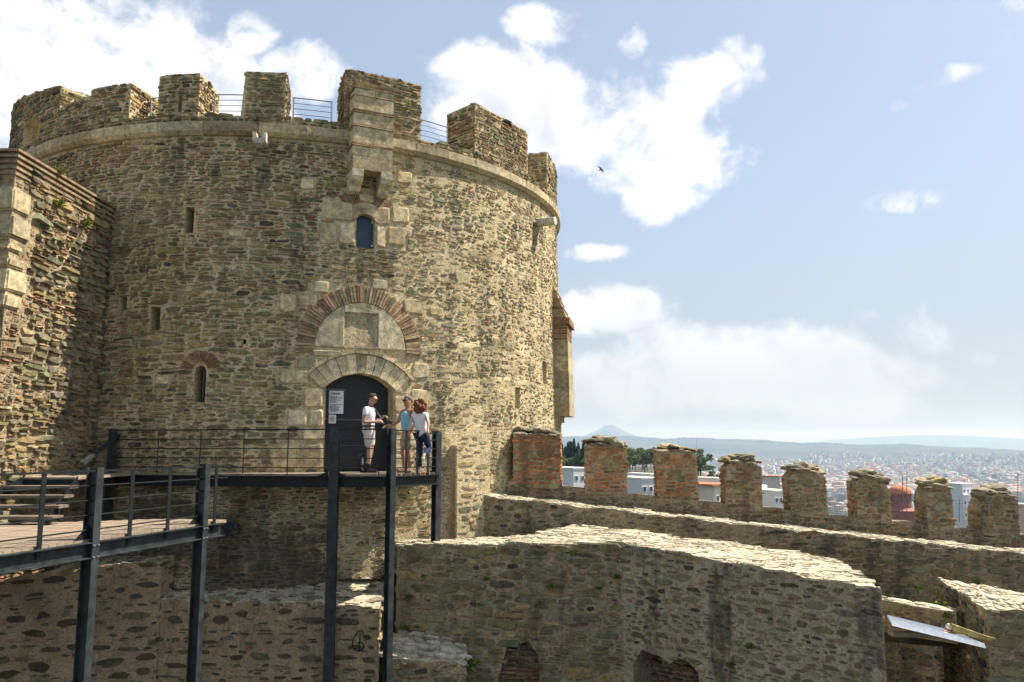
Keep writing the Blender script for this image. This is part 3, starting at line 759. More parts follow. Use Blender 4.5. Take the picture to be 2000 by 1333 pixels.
# --- string course of long blocks
u = -2.2 * TR
while u < 2.2 * TR:
    w = RT.uniform(.7, 1.35); z0, z1 = ZS, ZS + .34
    k = max(2, int(w / .3)); us = np.linspace(u + .006, u + w - .006, k + 1)
    prof = [(.0, z0 + .02), (.07, z0 + .03), (.15, z0 + .12), (.15 + RT.uniform(-.015, .015), z1), (-.3, z1 + RT.uniform(-.01, .012))]
    a = np.array([(uu, z, h) for uu in us for h, z in prof]); p = TW.P(a); n = len(prof)
    f = [(i * n + j, (i + 1) * n + j, (i + 1) * n + j + 1, i * n + j + 1) for i in range(k) for j in range(n - 1)] + [tuple(range(n)), tuple(k * n + j for j in range(n - 1, -1, -1))]
    c = p.mean(0); o = meshobj('string_block', p - c, f, M['ashlar'], tower, [tuple(x * .85 for x in pick(RT, PAL_L))] * len(p)); o.location = tuple(c)
    u += w
# --- parapet and merlons
TH = 1.15; ZP = ZS + .34
def top_on(px, py): return tuv(px, py)[1]
pv = []; pf = []
us = np.linspace(-math.pi * TR, math.pi * TR, 181)[:-1]; sn = smooth_noise(4)
for i, uu in enumerate(us):
    zt = ZP + .17 + .03 * sn(uu * 3)
    pv += TW.P(np.array([(uu, ZP - .05, .03), (uu, zt, .03), (uu, zt, -TH), (uu, ZP - .05, -TH)])).tolist()
n = len(us); pf = [(4 * i + j, 4 * ((i + 1) % n) + j, 4 * ((i + 1) % n) + j + 1, 4 * i + j + 1) for i in range(n) for j in range(3)]
meshobj('parapet', pv, pf, M['mortar'], tower)
bstone(tower, Off(.03), -1.2 * TR, 1.7 * TR, ZP + .0, ZP + .2, dict(STY_M, wav=.01, h=(.06, .11)), 0, 31)
def merlon(uL, uR, zL, zR, seed, style=STY_M, hole=None, arch=None, label=None, n_ind=9, flare=0):
    R = np.random.default_rng(seed); sn = smooth_noise(seed); ZB = ZP + .12
    k = max(4, int((uR - uL) / .18)); us = np.linspace(uL, uR, k + 1)
    if hole: us = np.array(sorted(set(us.tolist()) | {hole[0], hole[2]}))
    zt = [zL + (zR - zL) * (x - uL) / (uR - uL) + .05 * sn(x * 2.2) for x in us]
    zs = [ZB] + ([hole[1], hole[3]] if hole else [])
    n = len(us); v = []; cols = []
    for hh in (.04, -TH):
        for j, z in enumerate(zs + [None]):
            for i, x in enumerate(us):
                if hh < 0 and hole and arch:                 # the slit widens inwards
                    x = float(np.interp(x, [uL, hole[0], hole[2], uR], [uL, max(uL + .08, hole[0] - .55), hole[2] + .12, uR]))
                    if j == 2: z = min(hole[3] + .62, min(zL, zR) - .12)
                v += TW.P(np.array([(x + (-flare * max(0, 1 - j) if i == 0 else 0), zt[i] if z is None else z, hh)])).tolist()
    rows = len(zs) + 1; f = []
    def id_(s, j, i): return s * rows * n + j * n + i
    for s in (0, 1):
        for j in range(rows - 1):
            for i in range(n - 1):
                if hole and j == 1 and hole[0] - 1e-6 <= us[i] and us[i + 1] <= hole[2] + 1e-6: continue
                f.append((id_(s, j, i), id_(s, j, i + 1), id_(s, j + 1, i + 1), id_(s, j + 1, i)))
    for i in range(n - 1): f.append((id_(0, rows - 1, i), id_(0, rows - 1, i + 1), id_(1, rows - 1, i + 1), id_(1, rows - 1, i)))
    for j in range(rows - 1):
        f.append((id_(0, j, 0), id_(0, j + 1, 0), id_(1, j + 1, 0), id_(1, j, 0))); f.append((id_(0, j, n - 1), id_(1, j, n - 1), id_(1, j + 1, n - 1), id_(0, j + 1, n - 1)))
    if hole:
        i0 = [i for i in range(n) if abs(us[i] - hole[0]) < 1e-6][0]; i1 = [i for i in range(n) if abs(us[i] - hole[2]) < 1e-6][0]
        for i in (i0, i1): f.append((id_(0, 1, i), id_(0, 2, i), id_(1, 2, i), id_(1, 1, i)))
        for i in range(i0, i1): f.append((id_(0, 1, i), id_(0, 1, i + 1), id_(1, 1, i + 1), id_(1, 1, i))); f.append((id_(0, 2, i), id_(0, 2, i + 1), id_(1, 2, i + 1), id_(1, 2, i)))
    me = meshobj('merlon', v, f, M['mortar'], tower)
    if label: me['label'] = label
    ztf = lambda x: float(np.interp(x, us, zt))
    ins = lambda x, z, w, h: z + h * .3 < ztf(x) and uL - .03 < x - w * .45 and x + w * .45 < uR + .03 and not (hole and hole[0] - w * .5 < x < hole[2] + w * .5 and hole[1] - h * .4 < z < hole[3] + h * .4)
    emit(masonry(R, uL, uR, ZB, max(zL, zR) + .1, style, ins), Off(.04), me, M['stone'], n_ind)
    for (ue, sg, zz) in ((uL, -1, zt[0]), (uR, 1, zt[-1])):
        th = ue / TR; rd = np.array((math.sin(th), -math.cos(th), 0)); tg = np.array((math.cos(th), math.sin(th), 0)) * sg
        o = np.array((XC, YC, 0)) + rd * (float(trad(ZP)) + .04)
        pt = Plane(o, rd * (-1 if sg > 0 else 1), (0, 0, 1), tg)
        ua, ub = (0, TH + .04) if sg > 0 else (-TH - .04, 0)
        emit(masonry(R, ua, ub, ZB, zz, style, lambda x, z, w, h: z + h * .3 < zz and ua - .02 < x - w * .45 and x + w * .45 < ub + .02), pt, me, M['stone'], 4 if n_ind else 0)
    # top crust
    m = MB()
    for x in np.arange(uL + .1, uR - .05, .22):
        for hh in (-.12, -.45, -.8):
            p = TW.P(np.array([(x + R.uniform(-.05, .05), ztf(x) - .01, hh + R.uniform(-.08, .08))]))[0]
            lump(R, p, (R.uniform(.09, .16), R.uniform(.09, .16), R.uniform(.03, .06)), m, pick(R, [(OLIVE, 2), (GREY, 2), (BROWN, 2)]))
    tag(m.build('crust', M['stone'], me), kind='stuff')
    return me
def mer(pxL, pxR, yL, yR, seed, yb, **k):
    uL, uR = tuv(pxL, yb)[0], tuv(pxR, yb)[0]
    return merlon(uL, uR, top_on(pxL, yL), top_on(pxR, yR), seed, **k)
u_a0 = tuv(36, 245)[0]
mer(22, 118, 215, 172, 41, 240, label='merlon with a low arched doorway at the far end', hole=(lambda r: (r[0], r[1], r[2], r[3]))(trect(50, 238, 78, 282)))
mer(119, 176, 214, 190, 42, 240, label='low ruined stretch of parapet', n_ind=6)
mer(177, 254, 178, 163, 43, 235)
mer(309, 388, 150, 143, 44, 230, hole=trect(350, 188, 357, 221), arch=True, label='merlon pierced by a narrow slit')
mer(477, 557, 141, 145, 45, 230, flare=.08)
mer(671, 820, 138, 166, 46, 260, label='widest merlon behind the projecting box', n_ind=14)
mer(926, 1028, 203, 262, 47, 290, label='merlon with a red brick flank')
uG = tuv(1066, 330)[0]
zG = top_on(1066, 296)
merlon(uG, uG + 1.9, zG, zG - .1, 48)
uu = uG + 3.1; k = 0
while uu < 2 * math.pi * TR + tuv(22, 240)[0] - 2.0:             # the ring goes on round the back
    merlon(uu, uu + 1.5, ZP + 1.45, ZP + 1.4, 60 + k, n_ind=0); uu += 2.7; k += 1
# --- railings in the crenels
def crenel_rail(pxa, pxb, y, label):
    ua, ub = tuv(pxa, y)[0] - .05, tuv(pxb, y)[0] + .05
    root = empty('parapet_railing', label, 'railing', 'thin grey railings between the tower merlons')
    h = -TH * .55
    for uu in (ua + .02, ub - .02):
        q = TW.P(np.array([(uu, ZP + .1, h), (uu, ZP + 1.02, h)])); one('post', M['galv'], root, 'bar', q[0], q[1], .03, .03)
    for j in range(6):
        z = ZP + .3 + j * .142; q = TW.P(np.array([(ua, z, h), ((ua + ub) / 2, z, h), (ub, z, h)]))
        m = MB(); r = .014 if j == 5 else .008
        m.tube(q[0], q[1], r, 6); m.tube(q[1], q[2], r, 6); m.build('rail', M['rail_thin'], root)
crenel_rail(262, 312, 210, 'thin wire railing left of the merlon with a slit')
crenel_rail(400, 474, 210, 'thin wire railing between the slit merlon and its right neighbour')
crenel_rail(572, 650, 220, 'thin wire railing left of the widest merlon')
crenel_rail(820, 900, 250, 'thin wire railing between widest merlon and brick flanked merlon')
# --- box machicolation over the window
def local_frame(px, py):
    uc, _ = tuv(px, py); th = uc / TR
    return uc, Vector((math.cos(th), math.sin(th), 0)), Vector((math.sin(th), -math.cos(th), 0))
def obox(name, parent, org, tx, nx, x0, x1, n0, n1, z0, z1, mat, col, R=None, jit=0.):
    v = [org + tx * x + nx * q + Vector((0, 0, z)) for z in (z0, z1) for q in (n0, n1) for x in (x0, x1)]
    if R is not None: v = [p + Vector(R.uniform(-jit, jit, 3)) for p in v]
    c = sum(v, Vector()) / 8
    o = meshobj(name, [p - c for p in v], [(0, 1, 3, 2), (4, 6, 7, 5), (0, 4, 5, 1), (2, 3, 7, 6), (0, 2, 6, 4), (1, 5, 7, 3)], mat, parent, [col] * 8); o.location = c
    return o
uc, tx, nx = local_frame(718, 300)
mroot = bpy.data.objects.new('machicolation', None); link(mroot, tower); mroot['label'] = 'pale projecting stone box on two corbels'
zb = tuv(718, 332, .55)[1]; ztp = tuv(718, 172, .55)[1]; half = (tuv(760, 260, .5)[0] - tuv(678, 260, .5)[0]) / 2
org = Vector((XC, YC, 0)) + nx * float(trad(ZS))
lay = [('a', .30), ('a', .20), ('b', .035), ('b', .035), ('a', .36), ('b', .035), ('b', .03), ('a', .24), ('b', .035), ('b', .035), ('a', .30), ('b', .04), ('a', .12), ('b', .04)]
tot = sum(h for _, h in lay); sc_ = (ztp - zb) / tot; z = zb
for i, (k, h) in enumerate(lay):
    h *= sc_
    if k == 'b':
        obox('tile_course', mroot, org, tx, nx, -half - .025, half + .025, -.1, .56, z + .004, z + h - .004, M['brick'], pick(RT, [((.34, .25, .175), 1), ((.30, .20, .135), 1)]), RT, .006)
    else:
        cuts = [-half] + ([RT.uniform(-.12, .18)] if i not in (0, 4) else []) + [half]
        for a_, b_ in zip(cuts, cuts[1:]):
            obox('block', mroot, org, tx, nx, a_ + .001, b_ - .001, -.1, .545 + RT.uniform(-.012, .012), z + .003, z + h - .003, M['marble'] if i in (0,) else M['ashlar'], pick(RT, PAL_L), RT, .008)
    z += h
obox('rubble_cap', mroot, org, tx, nx, -half + .03, half - .03, -.1, .50, z, z + .14, M['stone'], OCHRE, RT, .05)
for sg in (-1, 1):
    x0, x1 = (-half - .01, -half + .27) if sg < 0 else (half - .27, half + .01)
    prof = [(-.1, zb), (.55, zb), (.55, zb - .16), (.50, zb - .27), (.38, zb - .33), (.30, zb - .36), (.26, zb - .47), (-.1, zb - .50)]
    v = [org + tx * x + nx * a_ + Vector((0, 0, b_)) for x in (x0, x1) for a_, b_ in prof]; n = len(prof); c = sum(v, Vector()) / len(v)
    o = meshobj('corbel', [p - c for p in v], [tuple(range(n)), tuple(range(2 * n - 1, n - 1, -1))] + [(i, n + i, n + (i + 1) % n, (i + 1) % n) for i in range(n)], M['marble'], mroot, [(.55, .49, .38)] * len(v)); o.location = c
# --- water spouts
def spout(px, py, ln, drop, label):
    uc, tx, nx = local_frame(px, py); _, z = tuv(px, py)
    o = Vector((XC, YC, 0)) + nx * float(trad(z))
    s = [(-.15, .13), (-.15, -.10), (-.10, -.16), (.10, -.16), (.15, -.10), (.15, .13), (.07, .10), (.05, -.02), (-.05, -.02), (-.07, .10)]
    v = [o + tx * x + nx * q + Vector((0, 0, z + zz - dr)) for q, dr in ((-.2, 0), (ln, drop)) for x, zz in s]; n = len(s); c = sum(v, Vector()) / len(v)
    ob = meshobj('water_spout', [p - c for p in v], [(i, (i + 1) % n, n + (i + 1) % n, n + i) for i in range(n)] + [tuple(range(n - 1, -1, -1)), tuple(range(n, 2 * n))], M['marble'], tower, [(.58, .54, .47)] * len(v)); ob.location = c; ob['label'] = label
spout(512, 276, .42, .05, 'white marble water spout under the string course')
uS = 1.16 * TR
def spout_at(uS, z):
    th = uS / TR; tx = Vector((math.cos(th), math.sin(th), 0)); nx = Vector((math.sin(th), -math.cos(th), 0)); o = Vector((XC, YC, 0)) + nx * float(trad(z))
    m = MB(); v = []
    s = [(.15 * math.cos(t), .13 * math.sin(t)) for t in np.linspace(0, 2 * math.pi, 9)[:-1]]
    for q in (-.2, .55): v += [o + tx * x + nx * q + Vector((0, 0, z + zz)) for x, zz in s]
    m.add(v, [(i, (i + 1) % 8, 8 + (i + 1) % 8, 8 + i) for i in range(8)] + [tuple(range(8, 16))], (.55, .52, .46)); ob = m.build('water_spout', M['marble'], tower); ob['label'] = 'white stone spout sticking out of the lit side'
spout_at(uS, EYE + rayv(1086, 434)[1] * (YC - TR * math.cos(1.16) - .1))
# --- turret box on the far side (bretèche)
thb = 1.40; tx = Vector((math.cos(thb), math.sin(thb), 0)); nx = Vector((math.sin(thb), -math.cos(thb), 0))
dB = YC - TR * math.cos(thb)
zz = lambda py: EYE + rayv(1115, py)[1] * dB
orb = Vector((XC, YC, 0)) + nx * TR
broot = bpy.data.objects.new('projecting_box', None); link(broot, tower); broot['label'] = 'projecting stone box with a sloped roof on the far flank'
z0, z1, z2, z3 = zz(822), zz(640), zz(628), zz(560)
zl = np.linspace(z0, z1, 7)
for i in range(6):
    mt, cl = (M['brick'], BRICK) if i == 5 else (M['ashlar'], tuple(x * .8 for x in pick(RT, PAL_L)))
    if i == 0:
        obox('block', broot, orb, tx, nx, -.75, .75, -.3, .52, zl[0] + .12, zl[1] - .004, mt, cl, RT, .006); obox('block', broot, orb, tx, nx, -.75, .75, -.3, .2, zl[0] - .05, zl[0] + .118, mt, cl, RT, .006)
    elif i == 5:
        for k in range(6):
            zk = zl[5] + (zl[6] - zl[5]) * k / 6; obox('brick_course', broot, orb, tx, nx, -.74, .74, -.3, .46 + RT.uniform(-.01, .01), zk, zk + (zl[6] - zl[5]) / 6 - .02, M['brick'], pick(RT, PAL_B), RT, .004)
        obox('block', broot, orb, tx, nx, -.73, .73, -.3, .44, zl[5], zl[6], M['mortar'], TAN)
    else: obox('block', broot, orb, tx, nx, -.75, .75, -.3, .53 - i * .012, zl[i] + .004, zl[i + 1] - .004, mt, cl, RT, .006)
obox('cornice', broot, orb, tx, nx, -.80, .80, -.3, .55, z1, z2, M['brick'], BRICK, RT, .006)
v = [orb + tx * x + nx * q + Vector((0, 0, z)) for x in (-.74, .74) for q, z in ((-.3, z2), (.44, z2), (.0, z3), (-.3, z3))]
c = sum(v, Vector()) / 8
o = meshobj('sloped_roof', [p - c for p in v], [(0, 1, 2, 3), (7, 6, 5, 4), (0, 4, 5, 1), (1, 5, 6, 2), (2, 6, 7, 3), (3, 7, 4, 0)], M['stone'], broot, [TAN] * 8); o.location = c
for fz in (.25, .5, .72):
    q0 = .44 * (1 - fz) + .02; zq = z2 + (z3 - z2) * fz
    obox('brick_course', broot, orb, tx, nx, -.76, .76, -.3, q0, zq, zq + .05, M['brick'], pick(RT, PAL_B), RT, .004)
# ================================================================== LEFT WING WALL
zlw = at(35, 290, 15.05).z; XL = -9.58; YL = 15.05
th_j = math.atan2(XL - XC, -(YL + 4 - YC))
lw = empty('wing_wall', 'tall rubble side wall with pale quoins meeting the tower', 'wall'); lw['kind'] = 'thing'
YJ = YC - math.sqrt(max(.1, (float(trad(2)) + .05) ** 2 - (XL - XC) ** 2)) + .5
def lw_core():
    v = []; f = []
    P = [(XL, YL), (XL, YJ), (XL - 6, YJ), (XL - 6, YL)]
    for z in (-.95, zlw): v += [(x, y, z) for x, y in P]
    meshobj('core', v, [(0, 1, 5, 4), (1, 2, 6, 5), (2, 3, 7, 6), (3, 0, 4, 7), (4, 5, 6, 7)], M['mortar_wall'], lw)
lw_core()
RL = np.random.default_rng(90)
sty_l = dict(STY_T, proj=(.03, .09), tile=.22, course=.14, jit=.16, h=(.08, .19), gap=(.02, .06), pal=PAL_T + [(GREY, 3), (TAN, .6)])
quo = []; z = zlw - .55; k = 0
for py0, py1, dx, dy in ((365, 412, .55, .55), (418, 462, .62, .62), (474, 490, .42, .4), (500, 521, .45, .55), (524, 568, .5, .62), (572, 600, .55, .5)):
    za, zb_ = EYE + rayv(20, py1)[1] * YL, EYE + rayv(20, py0)[1] * YL
    quo.append((za, zb_, dx, dy))
for za, zb_, dx, dy in quo:
    c = Vector((XL - dx / 2 + .05, YL + dy / 2 - .05, (za + zb_) / 2)); m = MB()
    bm = bmesh.new(); bmesh.ops.create_cube(bm, size=1); bmesh.ops.scale(bm, vec=(dx, dy, zb_ - za - .02), verts=bm.verts[:]); bmesh.ops.bevel(bm, geom=bm.edges[:], offset=.035, segments=2, affect='EDGES')
    vs = [(v.co.x + RL.uniform(-.012, .012), v.co.y + RL.uniform(-.012, .012), v.co.z + RL.uniform(-.01, .01)) for v in bm.verts]; bm.verts.index_update()
    m.add(vs, [tuple(v.index for v in fc.verts) for fc in bm.faces], pick(RL, PAL_L)); bm.free()
    o = m.build('quoin', M['marble'], lw); o.location = c
for i in range(5):                                     # stepped tile cornice on top
    zc = zlw - .06 - i * .11; pj = .10 - i * .018
    one('cornice_course', M['brick'], lw, 'box', (XL - 3 + pj / 2, (YL + YJ) / 2 - pj / 2, zc), (6 + pj, YJ - YL + pj, .05), None, (.27, .19, .13) if i % 2 == 0 else (.26, .21, .14))
nq = lambda u, z, w, h: not any(a - .05 < z < b + .05 and u - w / 2 < d for a, b, _, d in quo)
emit(masonry(RL, 0, YJ - YL, -1.2, zlw - .12, sty_l, lambda u, z, w, h: nq(u, z, w, h) and u > w * .4), Plane((XL, YL, 0), (0, 1, 0), (0, 0, 1), (1, 0, 0)), lw, M['stone_wall'], 90)
emit(masonry(RL, -3.2, 0, -1.2, zlw - .5, sty_l, lambda u, z, w, h: not any(a - .05 < z < b + .05 and u + w / 2 > -d for a, b, d, _ in quo) and u + w / 2 < .02), Plane((XL, YL, 0), (1, 0, 0), (0, 0, 1), (0, -1, 0)), lw, M['stone'], 30)
# ================================================================== CURTAIN WALL WITH MERLONS
CA = at(940, 935, 21.9); CB = at(2000, 1046, 20.7)
ce = Vector((CB.x - CA.x, CB.y - CA.y, 0)); CL0 = ce.length; ce.normalize(); cn = Vector((ce.y, -ce.x, 0))
cslope = (CB.z - CA.z) / CL0
CLEN = CL0 + 5.5; CTH = .75
zsill = lambda u: CA.z + cslope * u
curt = empty('curtain_wall', 'long battlemented curtain wall of rubble and brick stepping down beside the tower', 'wall'); curt['kind'] = 'thing'
CP = Plane((CA.x, CA.y, 0), ce, (0, 0, 1), cn)
def cpt(u, z, h): return CP.P(np.array([(u, z, h)]))[0]
def curtain_core():
    us = np.arange(-.6, CLEN, .3); v = []; f = []; sn = smooth_noise(14)
    for u in us:
        for h, z in ((0, -5.), (0, zsill(u) + .04 * sn(u * 2)), (-CTH, zsill(u) + .04 * sn(u * 2 + 3)), (-CTH, -9.)): v.append(cpt(u, z, h))
    for i in range(len(us) - 1):
        for j in range(3): f.append((4 * i + j, 4 * i + 4 + j, 4 * i + 5 + j, 4 * i + 1 + j))
    meshobj('core', v, f, M['mortar_wall'], curt)
curtain_core()
RC = np.random.default_rng(101)
def upx(px, py):                                           # pixel -> u, z on the curtain face
    a, b = rayv(px, py); n = CP.n; o = CP.o; d = (o[:2] - 0).dot(n[:2]) / (a * n[0] + n[1])
    p = np.array((a * d, d, EYE + b * d)); return (p - o).dot(CP.eu), p[2]
emit(masonry(RC, -.3, CLEN, -2.6, zsill(-.3), dict(STY_MIX, fill=.85, gap=(.03, .09), pal=[(OLIVE, 3), (GGREEN, 2), (BROWN, 3), (BRICK, 1.1), (OCHRE, 1), (DARK, .8)]), lambda u, z, w, h: z + h / 2 < zsill(u) + .02), CP, curt, M['stone_wall'], 110)
MER = [(1003, 1095, 841, 843, 'b'), (1138, 1225, 860, 866, 'b'), (1273, 1363, 872, 878, 'b'), (1403, 1488, 890, 900, 'b'), (1525, 1615, 908, 918, 'm'), (1652, 1740, 922, 930, 'm'), (1783, 1862, 938, 946, 'm'), (1887, 1990, 955, 962, 'm'), (2030, 2120, 970, 978, 'm')]
for mi, (x0, x1, y0, y1, kd) in enumerate(MER):
    x0 += (x0 - 1000) * CTH / 21.5
    uL, _ = upx(x0, 930 + mi * 14); uR, _ = upx(x1, 930 + mi * 14)
    zL, zR = upx(x0, y0 + 6)[1], upx(x1, y1 + 6)[1]; R = np.random.default_rng(200 + mi); sn = smooth_noise(200 + mi)
    us = np.linspace(uL, uR, 12); v = []; f = []; er = (.03, .05, .08, .14, .16, .24, .30, .22, .2)[mi]; sk = (0, .1, -.1, .25, .2, -.15, .1, .3, 0)[mi]
    ztf = lambda u: zL + (zR - zL) * (u - uL) / (uR - uL) + .06 * sn(u * 4) - er * abs((u - uL) / (uR - uL) * 2 - 1 - sk) ** 3
    for u in us:
        zt = ztf(u)
        for h, z in ((.02, zsill(u) - .1), (.02, zt), (-CTH - .02, zt + .02), (-CTH - .02, zsill(u) - .1)): v.append(cpt(u + .03 * sn(z * 3), z, h))
    for i in range(11):
        for j in range(3): f.append((4 * i + j, 4 * i + 4 + j, 4 * i + 5 + j, 4 * i + 1 + j))
    f += [(0, 1, 2, 3), (47, 46, 45, 44)]
    me = meshobj('merlon', v, f, M['mortar_wall'], curt)
    sty = STY_BR if kd == 'b' else STY_MIX
    if mi == 3: sty = dict(STY_BR, pal=PAL_B + [(BROWN, 2), (OLIVE, 2)], fill=.93)
    hol = [(R.uniform(uL + .3, uR - .3), R.uniform(zsill(uL) + .3, zL - .3), R.uniform(.12, .22)) for _ in range(2)]
    ins = lambda u, z, w, h: z + h * .4 < ztf(u) and uL - .05 - .05 * sn(z * 9) < u - w * .45 and u + w * .45 < uR + .05 + .06 * sn(z * 8 + 2) and not any(math.hypot(u - a, (z - b) * 1.3) < r for a, b, r in hol)
    emit(masonry(R, uL, uR, zsill(uL + .6) + (.0 if kd == 'b' else .02), max(zL, zR), sty, ins), Plane(CP.o + CP.n * .02, CP.eu, CP.ev, CP.n), me, M['brick' if kd == 'b' else 'stone_wall'], 30, 'brick' if kd == 'b' else 'stone', 'small_bricks' if kd == 'b' else 'small_stones')
    for a, b, r in hol:
        aa, n = mk_stone(R, a, b, r * 1.7, r * 1.3, .03, 2.3, 9, .14); p = CP.P(aa) + CP.n * .02; c = p.mean(0)
        o = meshobj('patch_stone', p - c, FACES[n], M['stone_wall'], me, [pick(R, [(GREY, 2), (OLIVE, 2), (OCHRE, 1)])] * len(p)); o.location = tuple(c)
    for ue, sg in ((uL, -1), (uR, 1)):                      # end faces
        o = cpt(ue, 0, 0); pt = Plane(o, CP.n * -sg, (0, 0, 1), CP.eu * sg); ua, ub = (0, CTH) if sg > 0 else (-CTH, 0)
        emit(masonry(R, ua - .02, ub + .02, zsill(ue), ztf(ue), sty, lambda x, z, w, h: z + h * .4 < ztf(ue) and ua - .05 < x - w / 2 and x + w / 2 < ub + .05), pt, me, M['brick' if kd == 'b' else 'stone_wall'], 0, 'brick', 'side_bricks')
    # rough capstones with ochre lichen
    nc = 7
    for i in range(nc):
        m = MB(); u = uL + .1 + (uR - uL - .2) * (i + .5) / nc; hmp = 1 - abs((i + .5) / nc - .42) * 1.1
        lump(R, (0, 0, 0), (R.uniform(.15, .28), R.uniform(.2, .36), R.uniform(.05, .10)), m, pick(R, [((.24, .215, .16), 3), ((.19, .17, .12), 2), ((.27, .20, .09), .6)]), 2)
        o = m.build('capstone', M['stone_top'], me); o.location = tuple(cpt(u, ztf(u) + .02 + .11 * max(0, hmp) * R.uniform(.6, 1.1), -CTH * R.uniform(.25, .7))); o.rotation_euler = (R.uniform(-.15, .15), R.uniform(-.2, .25), R.uniform(-.6, .6))
        m = MB(); lump(R, (0, 0, 0), (R.uniform(.10, .2), R.uniform(.12, .2), R.uniform(.03, .05)), m, pick(R, [((.23, .205, .15), 3), ((.17, .15, .11), 2)]), 2)
        o = m.build('capstone', M['stone_top'], me); o.location = tuple(cpt(u + R.uniform(-.08, .08), ztf(u) + .0, -.10)); o.rotation_euler = (R.uniform(-.15, .15), R.uniform(-.1, .2), R.uniform(-.6, .6))
# ================================================================== RAMPART WALK AND FRONT WALLS
V3 = lambda p: (p.x, p.y, p.z)
def shift(p, dx, dy, dz=0): return (p[0] + dx, p[1] + dy, p[2] + dz)
la, lb, lc = V3(at(940, 968, 20.9)), V3(at(1500, 1030, 20.1)), V3(at(2130, 1096, 18.9))
rough_wall('rampart_walk', 'low rampart walk wall with sunlit sloping top below the curtain wall', 'wall',
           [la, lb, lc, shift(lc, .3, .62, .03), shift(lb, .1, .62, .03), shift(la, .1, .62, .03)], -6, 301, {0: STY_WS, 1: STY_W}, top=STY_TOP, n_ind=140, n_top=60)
fl, fm, fr = V3(at(776, 1064, 18.55)), V3(at(1216, 1060, 17.7)), V3(at(1722, 1152, 13.9))
br, bc, bb = V3(at(1628, 1091, 16.5)), V3(at(1440, 1062, 18.6)), V3(at(1135, 1024, 20.2))
bl = V3(at(1000, 1049, 19.5)); bll = V3(at(776, 1057, 19.6))
def along_face(px, py, a, b_):                               # pixel on the upright plane through a, b
    A, B = rayv(px, py); e = Vector((b_[0] - a[0], b_[1] - a[1], 0)).normalized(); n = Vector((e.y, -e.x, 0)); d = (a[0] * n.x + a[1] * n.y) / (A * n.x + n.y); return Vector((A * d, d, EYE + B * d))
rough_wall('thick_rubble_wall', 'thick rubble wall in front with broad sunlit slab top and dark streaks', 'wall',
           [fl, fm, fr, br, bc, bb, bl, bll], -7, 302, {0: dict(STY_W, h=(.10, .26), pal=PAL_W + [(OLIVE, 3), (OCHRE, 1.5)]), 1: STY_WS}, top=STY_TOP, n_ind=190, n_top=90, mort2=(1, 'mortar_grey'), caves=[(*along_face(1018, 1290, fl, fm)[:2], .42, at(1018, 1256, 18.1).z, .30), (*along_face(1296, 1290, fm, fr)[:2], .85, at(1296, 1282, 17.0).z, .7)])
# cap course of flat stones along the left front edge
cap = MB(); RK = np.random.default_rng(9)
# right-hand remains
r1, r2, r3, r4 = V3(at(1832, 1131, 17.0)), V3(at(1925, 1189, 14.0)), V3(at(2080, 1204, 13.5)), V3(at(2080, 1172, 15.0))
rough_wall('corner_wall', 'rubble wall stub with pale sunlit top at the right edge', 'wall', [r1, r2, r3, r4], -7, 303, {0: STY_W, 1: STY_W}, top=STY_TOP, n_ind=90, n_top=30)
e1, e2 = V3(at(1722, 1170, 16.1)), V3(at(1868, 1198, 15.2))
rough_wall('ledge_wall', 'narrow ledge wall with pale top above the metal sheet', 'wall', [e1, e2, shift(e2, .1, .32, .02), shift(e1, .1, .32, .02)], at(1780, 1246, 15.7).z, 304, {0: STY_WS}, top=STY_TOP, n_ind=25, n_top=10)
# added earth slab behind the ledge: blocks top light to darken the opening below
ef = [shift(e1, -1.2, .2, -.58), shift(e2, .9, .2, -.58), (e2[0] + 1.2, 19.3, e2[2] - .55), (e1[0] - 1.5, 19.6, e1[2] - .55)]
meshobj('earth_fill', [p for p in ef] + [(p[0], p[1], p[2] - .15) for p in ef], [(0, 1, 2, 3), (7, 6, 5, 4), (0, 4, 5, 1), (1, 5, 6, 2), (2, 6, 7, 3), (3, 7, 4, 0)], M['earth'], None); tag(bpy.data.objects['earth_fill'], 'added earth slab behind the ledge wall, blocking light from the opening below', 'ground', kind='structure')  # added slab that keeps top light out of the opening, not a real fill
# corrugated sheet
s0, s1, s2, s3_ = at(1733, 1205, 15.2), at(1862, 1236, 14.4), at(1926, 1263, 13.2), at(1742, 1219, 14.0)
NU, NV = 4, 19
sv = []
for j in range(NV):
    for i in range(NU + 1):
        f = i / NU; g = j / (NV - 1); p = (s0 * (1 - f) + s1 * f) * (1 - g) + (s3_ * (1 - f) + s2 * f) * g
        sv.append(p + Vector((0, 0, .032 * (1 if j % 2 else -1))))
sfc = [(j * (NU + 1) + i, j * (NU + 1) + i + 1, (j + 1) * (NU + 1) + i + 1, (j + 1) * (NU + 1) + i) for j in range(NV - 1) for i in range(NU)]
so = meshobj('corrugated_sheet', sv, sfc, M['galv']); tag(so, 'shiny corrugated metal sheet sloping over a dark opening', 'metal sheet')
md = so.modifiers.new('thick', 'SOLIDIFY'); md.thickness = .006
